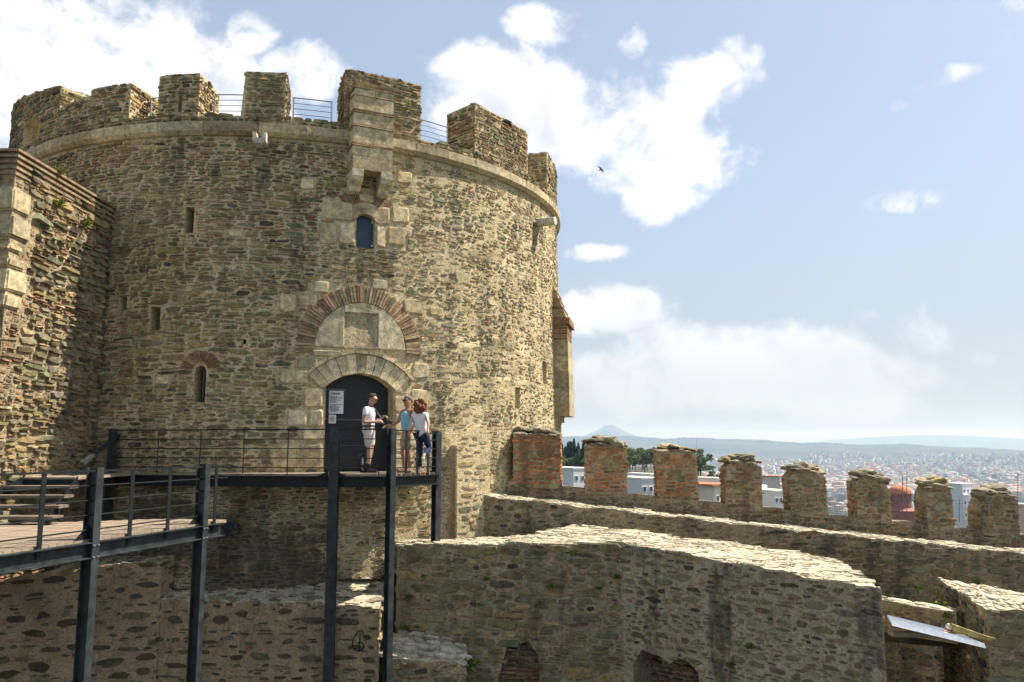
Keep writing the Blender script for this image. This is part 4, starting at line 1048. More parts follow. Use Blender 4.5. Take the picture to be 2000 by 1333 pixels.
# timber under and on the sheet
pa, pb = at(1740, 1238, 14.6), at(1830, 1240, 14.6)
tag(one('lintel_beam', M['concrete'], None, 'bar', pa, pb + Vector((.4, 0, 0)), .2, .07), 'grey lintel beam under the corrugated metal sheet', 'beam', kind='thing')
pa, pb = at(1858, 1226, 13.9), at(1944, 1252, 13.35)
RB = np.random.default_rng(17); m = MB()
for i in range(9):
    f = i / 8; p = pa.lerp(pb, f); rr = .075 * (1 - .45 * f)
    for j in range(8):
        t = j / 8 * 6.283; m.v.append(tuple(p + Vector((0, math.cos(t) * rr * RB.uniform(.8, 1.2), math.sin(t) * rr * RB.uniform(.8, 1.2))))); m.c.append((.30, .24, .10))
m.f = [(i * 8 + j, i * 8 + (j + 1) % 8, i * 8 + 8 + (j + 1) % 8, i * 8 + 8 + j) for i in range(8) for j in range(8)] + [tuple(range(8)), tuple(range(64, 72))]
tag(m.build('log', M['stone_top'], None), 'mossy yellowish log lying on the metal sheet', 'log')
for i, (px, py, w, lb_, cl) in enumerate([(1857, 1225, .07, 'white broken stone on the metal sheet, topmost', (.62, .58, .52)), (1850, 1234, .06, 'reddish stone chip beside the log on metal sheet', (.42, .25, .2)), (1862, 1240, .055, 'pale stone chip lying lowest on metal sheet', (.6, .55, .5)), (1846, 1240, .07, 'flat white chip at the sheet edge by the log', (.62, .58, .52))]):
    m = MB(); lump(RB, (0, 0, 0), (w * 1.3, w, w * .7), m, cl, 2); o = m.build('stone_chip', M['marble'], None); o.location = at(px, py, 13.95 - .02 * i); tag(o, lb_, 'stone', 'broken stones on the metal sheet')
# ------------------------------------------------ walls under the walkways
wa0, wa1 = V3(at(-260, 1150, 16.6)), V3(at(316, 1096, 17.7))
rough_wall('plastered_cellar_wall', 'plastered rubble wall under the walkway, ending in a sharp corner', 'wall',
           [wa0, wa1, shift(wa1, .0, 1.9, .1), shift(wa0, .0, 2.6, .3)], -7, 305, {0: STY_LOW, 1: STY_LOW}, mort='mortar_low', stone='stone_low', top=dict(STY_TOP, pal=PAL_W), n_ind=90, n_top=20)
wb0, wb1 = V3(at(290, 1172, 17.75)), V3(at(742, 1186, 17.75))
tb0, tb1 = V3(at(290, 1122, 19.3)), V3(at(752, 1128, 19.2))
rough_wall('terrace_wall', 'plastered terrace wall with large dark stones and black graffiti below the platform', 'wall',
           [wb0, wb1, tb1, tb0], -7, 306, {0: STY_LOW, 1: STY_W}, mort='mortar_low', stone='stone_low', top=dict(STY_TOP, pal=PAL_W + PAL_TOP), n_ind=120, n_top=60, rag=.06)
kb0, kb1, kb2, kb3 = V3(at(751, 1284, 17.75)), V3(at(912, 1300, 17.7)), V3(at(912, 1252, 18.45)), V3(at(751, 1228, 18.5))
rough_wall('broken_pier', 'broken brick and stone pier with sunlit stepped top behind the posts', 'wall',
           [kb0, kb1, kb2, kb3], -7, 307, {0: STY_W, 1: STY_W}, top=dict(STY_TOP, pal=PAL_TOP + [((.42, .25, .18), 2)], proj=(.02, .09), h=(.10, .2), asp=(1.6, 3.4)), n_ind=40, n_top=30, rag=.07)
# ------------------------------------------------ ground inside the fort
def ground_patch():
    R = np.random.default_rng(5); v = []; f = []; nx_, ny_ = 60, 50
    for j in range(ny_):
        for i in range(nx_):
            x = -16 + 34 * i / (nx_ - 1); y = 3 + 19.5 * j / (ny_ - 1); z = -5.0
            v.append((x, y, z + R.uniform(-.06, .06)))
    f = [(j * nx_ + i, j * nx_ + i + 1, (j + 1) * nx_ + i + 1, (j + 1) * nx_ + i) for j in range(ny_ - 1) for i in range(nx_ - 1)]
    tag(meshobj('ground', v, f, M['earth'], None, smooth=True), 'dark bare earth floor inside the fort', 'ground', kind='structure')
    R2 = np.random.default_rng(6); v = []; p0 = at(300, 1120, 19.0); 
    for j in range(8):
        for i in range(30):
            fx_, fy = i / 29, j / 7; x = -11 + 9.2 * fx_; y = 18.9 + 2.6 * fy
            v.append((x, y, at(520, 1128, 19.3).z + R2.uniform(-.03, .05)))
    tag(meshobj('terrace_ground', v, [(j * 30 + i, j * 30 + i + 1, (j + 1) * 30 + i + 1, (j + 1) * 30 + i) for j in range(7) for i in range(29)], M['earth'], None, smooth=True), 'dark earth strip at the tower foot', 'ground', kind='structure')
ground_patch()
# ------------------------------------------------ graffiti
def stroke(name, pts, wdt, mat, parent, h=.03):
    """flat painted line along points that already lie on the wall (n = towards the camera side)"""
    m = MB(); P = [Vector(p) for p in pts]
    for a, b in zip(P, P[1:]):
        d = (b - a)
        if d.length < 1e-5: continue
        n = Vector((0, -1, 0)); s = d.cross(n).normalized() * wdt / 2; e = d.normalized() * wdt * .3; o = n * h
        m.add([a - s - e + o, b - s + e + o, b + s + e + o, a + s - e + o], [(0, 1, 2, 3)])
    return m.build(name, M[mat], parent)
def gpx(pts, d, k=6):
    P = [at(x, y, d) for x, y in pts]; out = []
    for i in range(len(P) - 1):                            # Catmull-Rom
        p0, p1, p2, p3 = P[max(0, i - 1)], P[i], P[i + 1], P[min(len(P) - 1, i + 2)]
        for j in range(k):
            t = j / k; out.append(.5 * ((2 * p1) + (p2 - p0) * t + (2 * p0 - 5 * p1 + 4 * p2 - p3) * t * t + (3 * p1 - p0 - 3 * p2 + p3) * t ** 3))
    return out + [P[-1]]
tw_ = [o for o in bpy.data.objects if o.name == 'terrace_wall'][0]
stroke('graffiti', gpx([(710, 1239), (708, 1233), (701, 1233), (693, 1243), (689, 1255), (690, 1264), (697, 1270), (706, 1270), (711, 1263), (707, 1255), (699, 1256)], 17.72), .022, 'spray', tw_)
stroke('graffiti', gpx([(704, 1236), (703, 1252), (702, 1272)], 17.72), .02, 'spray', tw_)
for pts in ([(426, 1056), (446, 1030), (452, 1024)], [(423, 1020), (440, 1034), (446, 1050)], [(440, 1030), (452, 1024), (456, 1034), (446, 1040), (458, 1048)], [(447, 1018), (456, 1026), (452, 1037), (443, 1034), (441, 1024), (447, 1017)], [(463, 1022), (468, 1034), (466, 1043), (471, 1030), (462, 1022)]):
    P = []
    for p in gpx(pts, 19.):
        q = Vector((p.x, p.y, p.z)); 
        a = (p.x) / p.y; A = a * a + 1; B = -2 * (a * XC + YC); r = float(trad(p.z)) + .05; C = XC * XC + YC * YC - r * r; D = B * B - 4 * A * C
        d = (-B - math.sqrt(max(0, D))) / (2 * A); P.append(Vector((a * d, d, EYE + (p.z - EYE) / p.y * d)))
    stroke('graffiti', P, .035, 'spray_blue', tower, .03)
for pts in ([(692, 956), (692, 982), (704, 976), (706, 962), (692, 957)], [(722, 960), (714, 960), (714, 980), (723, 980)], [(714, 970), (721, 970)], [(738, 960), (738, 981), (748, 980)]):
    P = []
    for p in gpx(pts, 19.2):
        a = p.x / p.y; A = a * a + 1; B = -2 * (a * XC + YC); r = float(trad(p.z)) + .05; C = XC * XC + YC * YC - r * r; d = (-B - math.sqrt(max(0, B * B - 4 * A * C))) / (2 * A); P.append(Vector((a * d, d, EYE + (p.z - EYE) / p.y * d)))
    stroke('chalk_letter', P, .025, 'chalk', tower, .05)
# ================================================================== STEEL PLATFORM
RS = np.random.default_rng(55)
plat = empty('steel_platform', 'dark steel viewing platform with plank deck before the tower door', 'platform')
PFL = Vector((at(226, 900, 18.5).x, 18.5, ZPL)); PFM = Vector((at(650, 900, 17.55).x, 17.55, ZPL)); PFR = Vector((at(740, 900, 17.45).x, 17.45, ZPL)); PFC = Vector((at(771, 900, 17.6).x, 17.6, ZPL)); PBR = Vector((at(856, 900, 18.9).x, 18.9, ZPL))
def deck_planks(root, poly, along, width, thick, z, mat='deck', gap=.008):
    """planks that fill a plan polygon; along = unit direction of the planks"""
    a = Vector(along).normalized(); b = Vector((-a.y, a.x, 0)); pp = [(Vector((p[0], p[1], 0)).dot(a), Vector((p[0], p[1], 0)).dot(b)) for p in poly]
    lo, hi = min(q[1] for q in pp), max(q[1] for q in pp); t = lo
    while t < hi - .02:
        c = min(t + width / 2, hi - .01); xs = []
        for i in range(len(pp)):
            (x0, y0), (x1, y1) = pp[i], pp[(i + 1) % len(pp)]
            if (y0 > c) != (y1 > c): xs.append(x0 + (x1 - x0) * (c - y0) / (y1 - y0))
        xs.sort()
        for i in range(0, len(xs) - 1, 2):
            L_ = xs[i + 1] - xs[i]
            if L_ < .05: continue
            p = a * ((xs[i] + xs[i + 1]) / 2) + b * c; m = MB(); m.box((0, 0, 0), (L_, width - gap, thick), Matrix((a, b, Vector((0, 0, 1)))).transposed())
            o = m.build('plank', M['deck'], root); o.location = (p.x, p.y, z - thick / 2 + RS.uniform(-.003, .003))
        t += width
tower_edge = [(XC + (TR + .12) * math.sin(t), YC - (TR + .12) * math.cos(t)) for t in np.linspace(math.atan2(PBR.x - XC, YC - PBR.y) + .02, -.34, 14)]
deck_planks(plat, [PFL[:2], PFM[:2], PFR[:2], PFC[:2], PBR[:2]] + tower_edge, (1, 0, 0), .14, .045, ZPL)
def channel(root, a, b, h=.20, w=.09, t=.016, mat='steel', name='beam'):
    """C-section edge beam: web and two flanges in one piece"""
    a = Vector(a); b = Vector(b); d = (b - a).normalized(); n = Vector((d.y, -d.x, 0)); m = MB()
    m.bar(a, b, t, h, up=(0, 0, 1)); 
    m.bar(a + n * w / 2 + Vector((0, 0, h / 2)), b + n * w / 2 + Vector((0, 0, h / 2)), w, t); m.bar(a + n * w / 2 - Vector((0, 0, h / 2)), b + n * w / 2 - Vector((0, 0, h / 2)), w, t)
    return m.build(name, M[mat], root)
dn = Vector((0, 0, -.165))
for a, b in ((PFL, PFM), (PFM, PFR), (PFR, PFC), (PFC, PBR)): channel(plat, a + dn, b + dn, .21)
for f in np.linspace(.08, .95, 7):
    p = PFL.lerp(PFM, f); uu = math.atan2(p.x - XC, YC - p.y); q = Vector((p.x, YC - math.sqrt(max(0, TR ** 2 - (p.x - XC) ** 2)), ZPL)); one('joist', M['steel'], plat, 'bar', p + dn, q + dn, .09, .15)
def hpost(root, x, y, z0, z1, w=.17, d=.17, ang=0., mat='steel', name='post', front='steel_worn'):
    """H-section column turned by ang"""
    R_ = Matrix.Rotation(ang, 3, 'Z'); m = MB(); c = Vector((x, y, (z0 + z1) / 2)); h = z1 - z0
    for s in (-1, 1): m.box(c + R_ @ Vector((0, s * d / 2, 0)), (w, .014, h), R_)
    m.box(c, (.012, d - .015, h), R_)
    return m.build(name, M[front], root)
RH = .95
hpost(plat, PFL.x - .05, PFL.y, -3.2, ZPL + RH + .03, .2, .2)
hpost(plat, PFM.x + .05, PFM.y - .06, -5, ZPL + RH + .04, .2, .16)
hpost(plat, PFC.x - .06, PFC.y - .10, -5, ZPL + RH + .0, .14, .14, rad(48))
hpost(plat, PBR.x - .04, PBR.y + .02, at(852, 1056, 18.9).z - .05, ZPL + RH - .03, .16, .14, rad(48))
# inner support with footing
px_ = at(585, 1100, 19.1); zb_ = at(585, 1117, 19.1).z
hpost(plat, px_.x, 19.1, zb_, ZPL - .25, .22, .2, 0)
one('base_plate', M['galv'], plat, 'box', (px_.x, 19.1, zb_ + .01), (.36, .34, .025))
one('footing', M['concrete'], plat, 'box', (px_.x, 19.1, zb_ - .12), (.46, .44, .24))
for sx in (-1, 1): one('anchor_bolt', M['galv'], plat, 'tube', (px_.x + sx * .15, 18.96, zb_), (px_.x + sx * .15, 18.96, zb_ + .09), .014)
for P_, s in ((PFM, -1), (PFM, 1), (PBR, -1)):
    m = MB(); m.add([P_ + Vector((s * .08, -.06, -.06)), P_ + Vector((s * .34, -.06, -.06)), P_ + Vector((s * .08, -.06, .07)), P_ + Vector((s * .08, -.045, -.06)), P_ + Vector((s * .34, -.045, -.06)), P_ + Vector((s * .08, -.045, .07))], [(0, 1, 2), (5, 4, 3), (0, 3, 4, 1), (1, 4, 5, 2), (2, 5, 3, 0)]); m.build('gusset', M['steel'], plat)
def railing(root, a, b, n_posts, H=RH, top=(.05, .028), bars=4, posts='flat', skip_end=0, pw=.05, mat='steel'):
    a = Vector(a); b = Vector(b); up = Vector((0, 0, 1)); d = (b - a).normalized()
    one('handrail', M[mat], root, 'bar', a + up * H, b + up * H, top[0], top[1])
    for j in range(bars):
        z = .13 + (H - .13) * j / bars; one('rail', M[mat], root, 'tube', a + up * z, b + up * z, .011, 6)
    for i in range(n_posts):
        p = a.lerp(b, (i + 1) / (n_posts + 1))
        if posts == 'thin': one('baluster', M[mat], root, 'bar', p - up * .12, p + up * H, .018, .018)
        else: one('baluster', M[mat], root, 'bar', p - up * .14, p + up * H, pw, .014, up=(d.y, -d.x, 0))
railing(plat, PFL, PFM, 4, posts='thin'); railing(plat, PFM, PFR, 0); railing(plat, PFR, PFC, 0, posts='thin'); one('baluster', M['steel'], plat, 'bar', PFR - Vector((0, 0, .02)), PFR + Vector((0, 0, RH)), .02, .02)
PRA = PFC + Vector((0, 0, -.0)); railing(plat, PRA, PBR, 3, H=RH - .02, pw=.07)
# ------------------------------------------------ stairs and walkway
WA, WB = Vector((-6.55, 9.6, 0)), Vector((-5.12, 14.7, 0))
wd = (WB - WA).normalized()
walk = empty('steel_walkway', 'lower steel walkway with plank deck and bar railing', 'walkway')
deck_planks(walk, [(WA.x, WA.y), (WB.x, WB.y), (WB.x - 1.0, WB.y + .25), (-8.0, 14.2), (-11, 14.2), (-11, 9.6)], (1, -.28, 0), .14, .05, 0.)
wn = Vector((wd.y, -wd.x, 0))
channel(walk, WA + dn * .9, WB - wd * .12 + dn * .9, .21, .10, .016, 'steel_worn')
railing(walk, WA + wn * .02, WB + wn * .02, 0, H=RH)
def along(px):                                              # point of the walkway edge seen in that photo column
    a = (px - 1000) / (F * math.cos(PITCH) + 30); t = (a * WA.y - WA.x) / (wd.x - a * wd.y); return WA + wd * t
for px in (85, 258, 331, 421): p = along(px) + wn * .03; one('baluster', M['steel'], walk, 'bar', p - Vector((0, 0, .16)), p + Vector((0, 0, RH)), .075, .014, up=wn)
wang = math.atan2(wd.y, wd.x) - math.pi / 2
for px in (186, 397):
    p = along(px) + wn * .10; R_ = Matrix.Rotation(wang, 3, 'Z')
    m = MB()
    for dd, w_ in ((.0, .13), (-.17, .13)): m.box(Vector((p.x, p.y, -2.05)) + wn * dd, (.016, w_, 6.1), R_)
    m.box(Vector((p.x, p.y, -2.05)) - wn * .085, (.155, .014, 6.1), R_)
    m.build('column', M['steel_worn'], walk)
    for zz_ in (-.08, -.24):
        for ss in (-.04, .04): one('bolt', M['galv'], walk, 'tube', p + wd * ss + Vector((0, 0, zz_)) + wn * .005, p + wd * ss + Vector((0, 0, zz_)) + wn * .03, .012, 6)
    q = p - wn * .12; m = MB(); m.add([q + wd * -.02 + Vector((0, 0, .2)), q - wd * .28 + Vector((0, 0, .0)), q + Vector((0, 0, 0)), q + wd * -.02 + Vector((0, 0, .2)) + wn * .02, q - wd * .28 + wn * .02, q + wn * .02], [(0, 1, 2), (5, 4, 3), (0, 3, 4, 1)]); m.build('gusset', M['steel'], walk)
for f in (.15, .4, .65, .9):
    p = WA.lerp(WB, f); one('joist', M['steel'], walk, 'bar', p + dn * .9, p + dn * .9 - wn * 4.2, .08, .14)
stair = empty('steel_staircase', 'short open staircase with timber treads up to the platform', 'staircase')
for i in range(4):
    z = ZPL / 5 * (i + 1); y = 13.75 + .52 * i; x1 = -7.62 - .2 * i; x0 = -10.6 if y < 14.9 else -9.5
    for k in range(2): one('tread', M['tread'], stair, 'box', ((x0 + x1) / 2, y + .02 + k * .165, z - .025), (x1 - x0, .155, .05))
one('tread', M['deck'], stair, 'box', (-9.0, 17.2, ZPL - .03), (1.1, 2.7, .05))
one('landing_beam', M['steel'], stair, 'box', (-9.0, 15.85, ZPL - .12), (1.1, .02, .15))
one('stringer', M['steel'], stair, 'bar', (-7.72, 13.6, -.05), (-8.42, 15.9, ZPL - .08), .02, .2)
one('stringer', M['steel'], stair, 'bar', (-9.45, 13.6, -.05), (-9.45, 15.9, ZPL - .08), .02, .2)
hs, he = at(160, 906, 16.6), Vector((PFL.x, PFL.y, ZPL + .82)); one('handrail', M['steel_worn'], stair, 'bar', hs, he, .09, .06)
# ================================================================== LANDSCAPE
def lerp_tab(x, tab):
    return float(np.interp(x, [t[0] for t in tab], [t[1] for t in tab]))
PROF_R = [(0, -6), (26, -6.5), (40, -10), (90, -20), (160, -26), (260, -34), (420, -52), (800, -82), (1500, -104), (3000, -116), (4600, -104), (6000, -72), (7400, -28)]
PROF_L = [(0, -6), (26, -6.5), (40, -7.5), (90, -8.5), (150, -9.5), (300, -8.5), (420, -9), (600, -24), (900, -62), (1500, -95), (3000, -110), (4600, -95), (6000, -60), (7400, -20)]
RIDGE = [(-3, 852), (3.4, 854), (6, 853), (9, 856), (10.4, 859), (12.5, 858), (16, 861), (19.4, 867), (22.5, 869), (25.4, 868), (28.3, 873), (32.3, 879), (40, 885), (60, 880)]
def terr(r, az):
    k = min(1, max(0, (az - 12.5) / 4.5)); k = k * k * (3 - 2 * k)
    if az < -40: k = min(1, (-az - 40) / 30)
    z = lerp_tab(min(r, 7400), PROF_L) * (1 - k) + lerp_tab(min(r, 7400), PROF_R) * k
    n = smooth_noise(70)
    if r > 300: z += 5 * n(az * .5 + r * .0021) * min(1, (r - 300) / 1500) * (1 if r < 7000 else .4)
    zr = EYE + (HY - lerp_tab(az if -180 < az < 60 else 60, RIDGE)) / F * 8600
    if r > 6000:
        f = min(1, (r - 6000) / 2600); f = f * f * (3 - 2 * f); z = z * (1 - f) + (zr + 9 * n(az * 1.3)) * f
    if r > 9000:
        z = zr - (r - 9000) * .05
        z = max(z, -160)
        az_m = math.degrees(math.atan2(190, F)); g = max(0, 1 - abs(az - az_m) / 5.4); g = g ** 1.5
        z2 = -60 + (EYE + (HY - 829) / F * 14500 + 60) * g + 25 * n(az * 2.2 + 1) * g
        w = math.exp(-((r - 14500) / 2000) ** 2); z = max(z, z2 * w - 160 * (1 - w))
        g2 = math.exp(-((az - 27) / 7.5) ** 2); w = math.exp(-((r - 20500) / 2600) ** 2)
        z = max(z, (EYE + (HY - 853) / F * 20500) * g2 * w - 160 * (1 - w))
        if r > 23500: z = -160
    return z
def terrain():
    azs = np.concatenate([np.arange(-180, -8, 6.), np.arange(-8, 44, .5), np.arange(44, 180, 6.)])
    rs = np.concatenate([np.geomspace(25.5, 6000, 60), np.linspace(6300, 10000, 16), np.linspace(10800, 24000, 24)])
    v = [(r * math.sin(rad(a)), r * math.cos(rad(a)), terr(r, a)) for r in rs for a in azs]; n = len(azs); f = []
    for j in range(len(rs) - 1):
        for i in range(n): f.append((j * n + i, j * n + (i + 1) % n, (j + 1) * n + (i + 1) % n, (j + 1) * n + i))
    v.append((0, 0, -6.5)); c = len(v) - 1; f += [(c, (i + 1) % n, i) for i in range(n)]
    m, t, b = newmat('hills_ground'); P = t.new('ShaderNodeNewGeometry').outputs['Position']
    n1 = t.noise(P, .0022, 6, .6); n2 = t.noise(P, .02, 5, .6)
    c_ = t.mix(t.rng(n1, .40, .60), (.030, .043, .030), (.10, .092, .06)); c_ = t.mix(t.rng(n2, .42, .62), c_, (.026, .038, .022))
    t.put(b.inputs['Base Color'], c_); b.inputs['Roughness'].default_value = .95
    tag(meshobj('terrain', v, f, m, None, smooth=True), 'wide valley and hazy hills beyond the wall', 'terrain', kind='structure')
terrain()
# ------------------------------------------------ buildings
m, t, b = newmat('city_plaster')
oi = t.new('ShaderNodeObjectInfo'); a = t.new('ShaderNodeAttribute', attribute_name='Col').outputs['Color']; P = t.new('ShaderNodeNewGeometry').outputs['Position']
t.put(b.inputs['Base Color'], t.mix(1.0, t.mix(1.0, a, oi.outputs['Color'], 'MULTIPLY'), t.mix(t.noise(P, .6, 4, .6), (.85, .85, .85), (1.1, 1.1, 1.1)), 'MULTIPLY')); b.inputs['Roughness'].default_value = .85
M['city'] = m
M['glass'] = mat_plain('window_glass', (.07, .08, .09), .25, 0, .2, 2, 0, .6)
M['tile_roof'] = mat_plain('roof_tile', (.42, .17, .09), .8, 0, .25, 1.5, .1, .2)
def block_mesh(w, d, h, fl, seed, pitched=False):
    """apartment block: walls with recessed storeys, balcony slabs, parapet and roof hut; one mesh for the far ones"""
    R = random.Random(seed); m = MB(); WHT = (1, 1, 1); WIN_ = (.16, .18, .2); fh = h / fl
    m.box((0, 0, h / 2), (w, d, h), None, WHT)
    for k in range(fl):
        z = k * fh + fh * .55
        for s in (-1, 1):
            nwin = max(2, int(w / 3.2))
            for i in range(nwin):
                x = -w / 2 + w * (i + .5) / nwin; m.box((x, s * (d / 2 + .02), z), (w / nwin * .5, .08, fh * .45), None, WIN_)
            if k: m.box((0, s * (d / 2 + .6), k * fh), (w * .86, 1.2, .18), None, (.92, .92, .9)); m.box((0, s * (d / 2 + 1.17), k * fh + .5), (w * .86, .06, .8), None, (.86, .86, .84))
        nwin = max(2, int(d / 4))
        for i in range(nwin):
            y = -d / 2 + d * (i + .5) / nwin
            for s in (-1, 1): m.box((s * (w / 2 + .02), y, z), (.08, d / nwin * .38, fh * .45), None, WIN_)
    if pitched:
        e = .4; v = [(-w / 2 - e, -d / 2 - e, h), (w / 2 + e, -d / 2 - e, h), (w / 2 + e, d / 2 + e, h), (-w / 2 - e, d / 2 + e, h), (-w / 4, 0, h + w * .16), (w / 4, 0, h + w * .16)]
        m.add(v, [(0, 1, 5, 4), (1, 2, 5), (2, 3, 4, 5), (3, 0, 4), (3, 2, 1, 0)], (.55, .22, .13))
    else:
        m.box((R.uniform(-w / 5, w / 5), 0, h + 1.2), (w * .3, d * .35, 2.4), None, (.95, .95, .93)); m.box((0, 0, h + .02), (w * .98, d * .98, .04), None, (.6, .58, .55))
    me = m.build('block', M['city']).data; o = bpy.data.objects[-1] if False else None
    for q in list(bpy.data.objects):
        if q.data is me: bpy.data.objects.remove(q)
    return me
BM_ = [block_mesh(14, 11, 15, 5, 1), block_mesh(18, 12, 18, 6, 2), block_mesh(11, 10, 12, 4, 3), block_mesh(22, 12, 15, 5, 4), block_mesh(12, 10, 10, 3, 5, True), block_mesh(15, 13, 21, 7, 6)]
RCY = random.Random(33)
placed = []
TONE = [(.72, .70, .66), (.66, .62, .55), (.60, .50, .42), (.74, .73, .72), (.55, .50, .45), (.68, .60, .50), (.62, .45, .36)]
def polar(az, r): return Vector((r * math.sin(rad(az)), r * math.cos(rad(az)), terr(r, az)))
n_b = 0; tries = 0
while n_b < 290 and tries < 6000:
    tries += 1
    az = RCY.uniform(8, 33.5); r = math.exp(RCY.uniform(math.log(330), math.log(1900)))
    if az < 15.5 and r < 800: continue
    p = polar(az, r)
    if any((p.x - q[0]) ** 2 + (p.y - q[1]) ** 2 < q[2] ** 2 for q in placed): continue
    placed.append((p.x, p.y, 16 + r * .006))
    o = bpy.data.objects.new('apartment_block', RCY.choice(BM_)); link(o); o.location = p - Vector((0, 0, 1.0)); o.rotation_euler.z = rad(RCY.choice((0, 90)) + az * .5 + RCY.uniform(-25, 25)); s = RCY.uniform(.8, 1.15); o.scale = (s, s, s)
    c = RCY.choice(TONE); o.color = (*c, 1)
    tag(o, 'pale apartment block among the crowded roofs of the hazy city', 'building', 'apartment blocks of the city beyond the wall'); n_b += 1
def far_city():
    m = MB(); R = random.Random(44)
    for i in range(9000):
        az = R.uniform(6, 36); r = 1900 + 5600 * R.random() ** 1.25
        if R.random() < .35 and 5200 < r: continue
        if smooth_noise(77)(az * .8 + r * .0014) < -.45 and r > 2600: continue
        if r > (5200 if az < 20 else 6300): continue
        p = polar(az, r); w, d, h = R.uniform(10, 22), R.uniform(9, 16), R.choice((9, 12, 15, 18, 21)); c = R.choice(TONE); k = R.uniform(.8, 1.15)
        Rz = Matrix.Rotation(R.uniform(0, 1.6), 3, 'Z'); m.box(p + Vector((0, 0, h / 2 - 1)), (w, d, h), Rz, tuple(x * k for x in c))
        if R.random() < .4: m.box(p + Vector((0, 0, h - .6)), (w * 1.02, d * 1.02, .9), Rz, (.46, .20, .13) if R.random() < .55 else (.5, .48, .45))
    for i in range(900):                                   # settlement on the ridge
        az = R.uniform(6, 22); r = R.uniform(7900, 8600); p = polar(az, r); w = R.uniform(10, 26); m.box(p + Vector((0, 0, 5)), (w, 12, 10), None, R.choice(TONE))
    o = m.build('distant_city', M['city']); tag(o, 'distant carpet of pale city blocks under haze', 'city', kind='stuff')
far_city()
def house(px0, px1, py0, r, dep, rot, label, tone, floors=1, wins=3, roof=None, drop=9):
    """nearer house seen through a gap; front wall spans px0..px1 with its top at py0"""
    az = math.degrees(math.atan(((px0 + px1) / 2 - 1000) / F)); a, b = rayv((px0 + px1) / 2, py0); y = r * math.cos(rad(az)); zt = EYE + b * y; w = (px1 - px0) / F * y
    root = empty('house', label, 'house', loc=(a * y, y + dep / 2, zt - drop)); root.rotation_euler.z = rad(rot)
    o = one('wall', M['city'], root, 'box', (0, 0, drop / 2), (w * .82, dep, drop), None, (1, 1, 1)); o.color = (*tone, 1)
    o = one('parapet', M['city'], root, 'box', (0, 0, drop + .15), (w * .82 + .2, dep + .2, .3), None, (.95, .95, .93)); o.color = (*tone, 1)
    for f in range(floors):
        for i in range(wins):
            x = -w * .41 + w * .82 * (i + .5) / wins; z = drop - 1.6 - f * 3.0
            fr_ = one('window', M['city'], root, 'box', (x, -dep / 2 - .02, z), (.75, .1, .95), None, (.8, .8, .8)); one('pane', M['glass'], fr_, 'box', (x, -dep / 2 - .06, z), (.58, .06, .75))
            if floors > 2: bl_ = one('balcony', M['city'], root, 'box', (x, -dep / 2 - .6, z - 1.0), (w / wins * .8, 1.2, .15), None, (.9, .9, .9)); one('parapet_panel', M['city'], bl_, 'box', (x, -dep / 2 - 1.18, z - .55), (w / wins * .8, .05, .8), None, (.85, .85, .85))
    if roof: one('roof', M['tile_roof'], root, 'box', (0, 0, drop + .42), (w + .7, dep + .7, .25))
    if floors > 1: one('roof_hut', M['city'], root, 'box', (w * .2, dep * .3, drop + .55), (w * .3, dep * .3, .9), None, (.9, .9, .88))
    return root
W1 = (.64, .63, .61)
house(1085, 1139, 917, 150, 9, 33, 'white flat roofed house in the gap next to the tower', W1, 1, 3)
house(1222, 1276, 937, 140, 9, 26, 'white flat roofed house behind the gap right of the second merlon', W1, 1, 3)
house(1250, 1275, 929, 152, 8, 26, 'small white roof building above the low white house', W1, 1, 2)
house(1352, 1412, 953, 130, 9, 35, 'low house with terracotta roof in the third gap', (.74, .62, .52), 1, 3, True)
house(1372, 1402, 937, 150, 8, 32, 'pinkish plaster house above the terracotta roof', (.76, .64, .58), 1, 2)
house(1484, 1536, 961, 170, 10, 24, 'cream house with windows in the fourth gap', (.76, .72, .64), 2, 4)
house(1500, 1524, 933, 330, 12, 38, 'house with red tiled roof beyond the fourth gap', (.74, .66, .6), 3, 3, True, 12)
house(1855, 1893, 947, 240, 11, 25, 'tall white apartment block with balconies in the gap right of the dome', (.72, .72, .73), 5, 3, None, 18)
house(1975, 2015, 988, 230, 11, 36, 'reddish block at the right edge beyond the last merlon', (.66, .45, .38), 4, 3, None, 16)
# church with brick dome
yC = 178; ctr = at(1757, 948, yC); ch = empty('domed_church', 'red brick church drum with domed tile roof between two merlons', 'church', loc=(ctr.x, yC, ctr.z - 7.7)); ch.scale = (.86, .86, .86)
def lathe(prof, n=24): 
    v = []; f = []
    for r_, z_ in prof:
        for i in range(n): t_ = 2 * math.pi * i / n; v.append((r_ * math.cos(t_), r_ * math.sin(t_), z_))
    for j in range(len(prof) - 1):
        for i in range(n): f.append((j * n + i, j * n + (i + 1) % n, (j + 1) * n + (i + 1) % n, (j + 1) * n + i))
    return v, f
v, f = lathe([(2.55, 3), (2.55, 6.6), (2.75, 6.7), (2.75, 6.95)]); M['church'] = mat_plain('church_brick', (.30, .13, .10), .85, 0, .2, 2, .1, .2)
meshobj('drum', v, f, M['church'], ch, smooth=False)
v, f = lathe([(2.85, 6.9), (2.75, 7.4), (2.4, 8.1), (1.8, 8.6), (1.0, 8.92), (.1, 9.0)]); meshobj('dome', v, f, M['tile_roof'], ch, smooth=True)
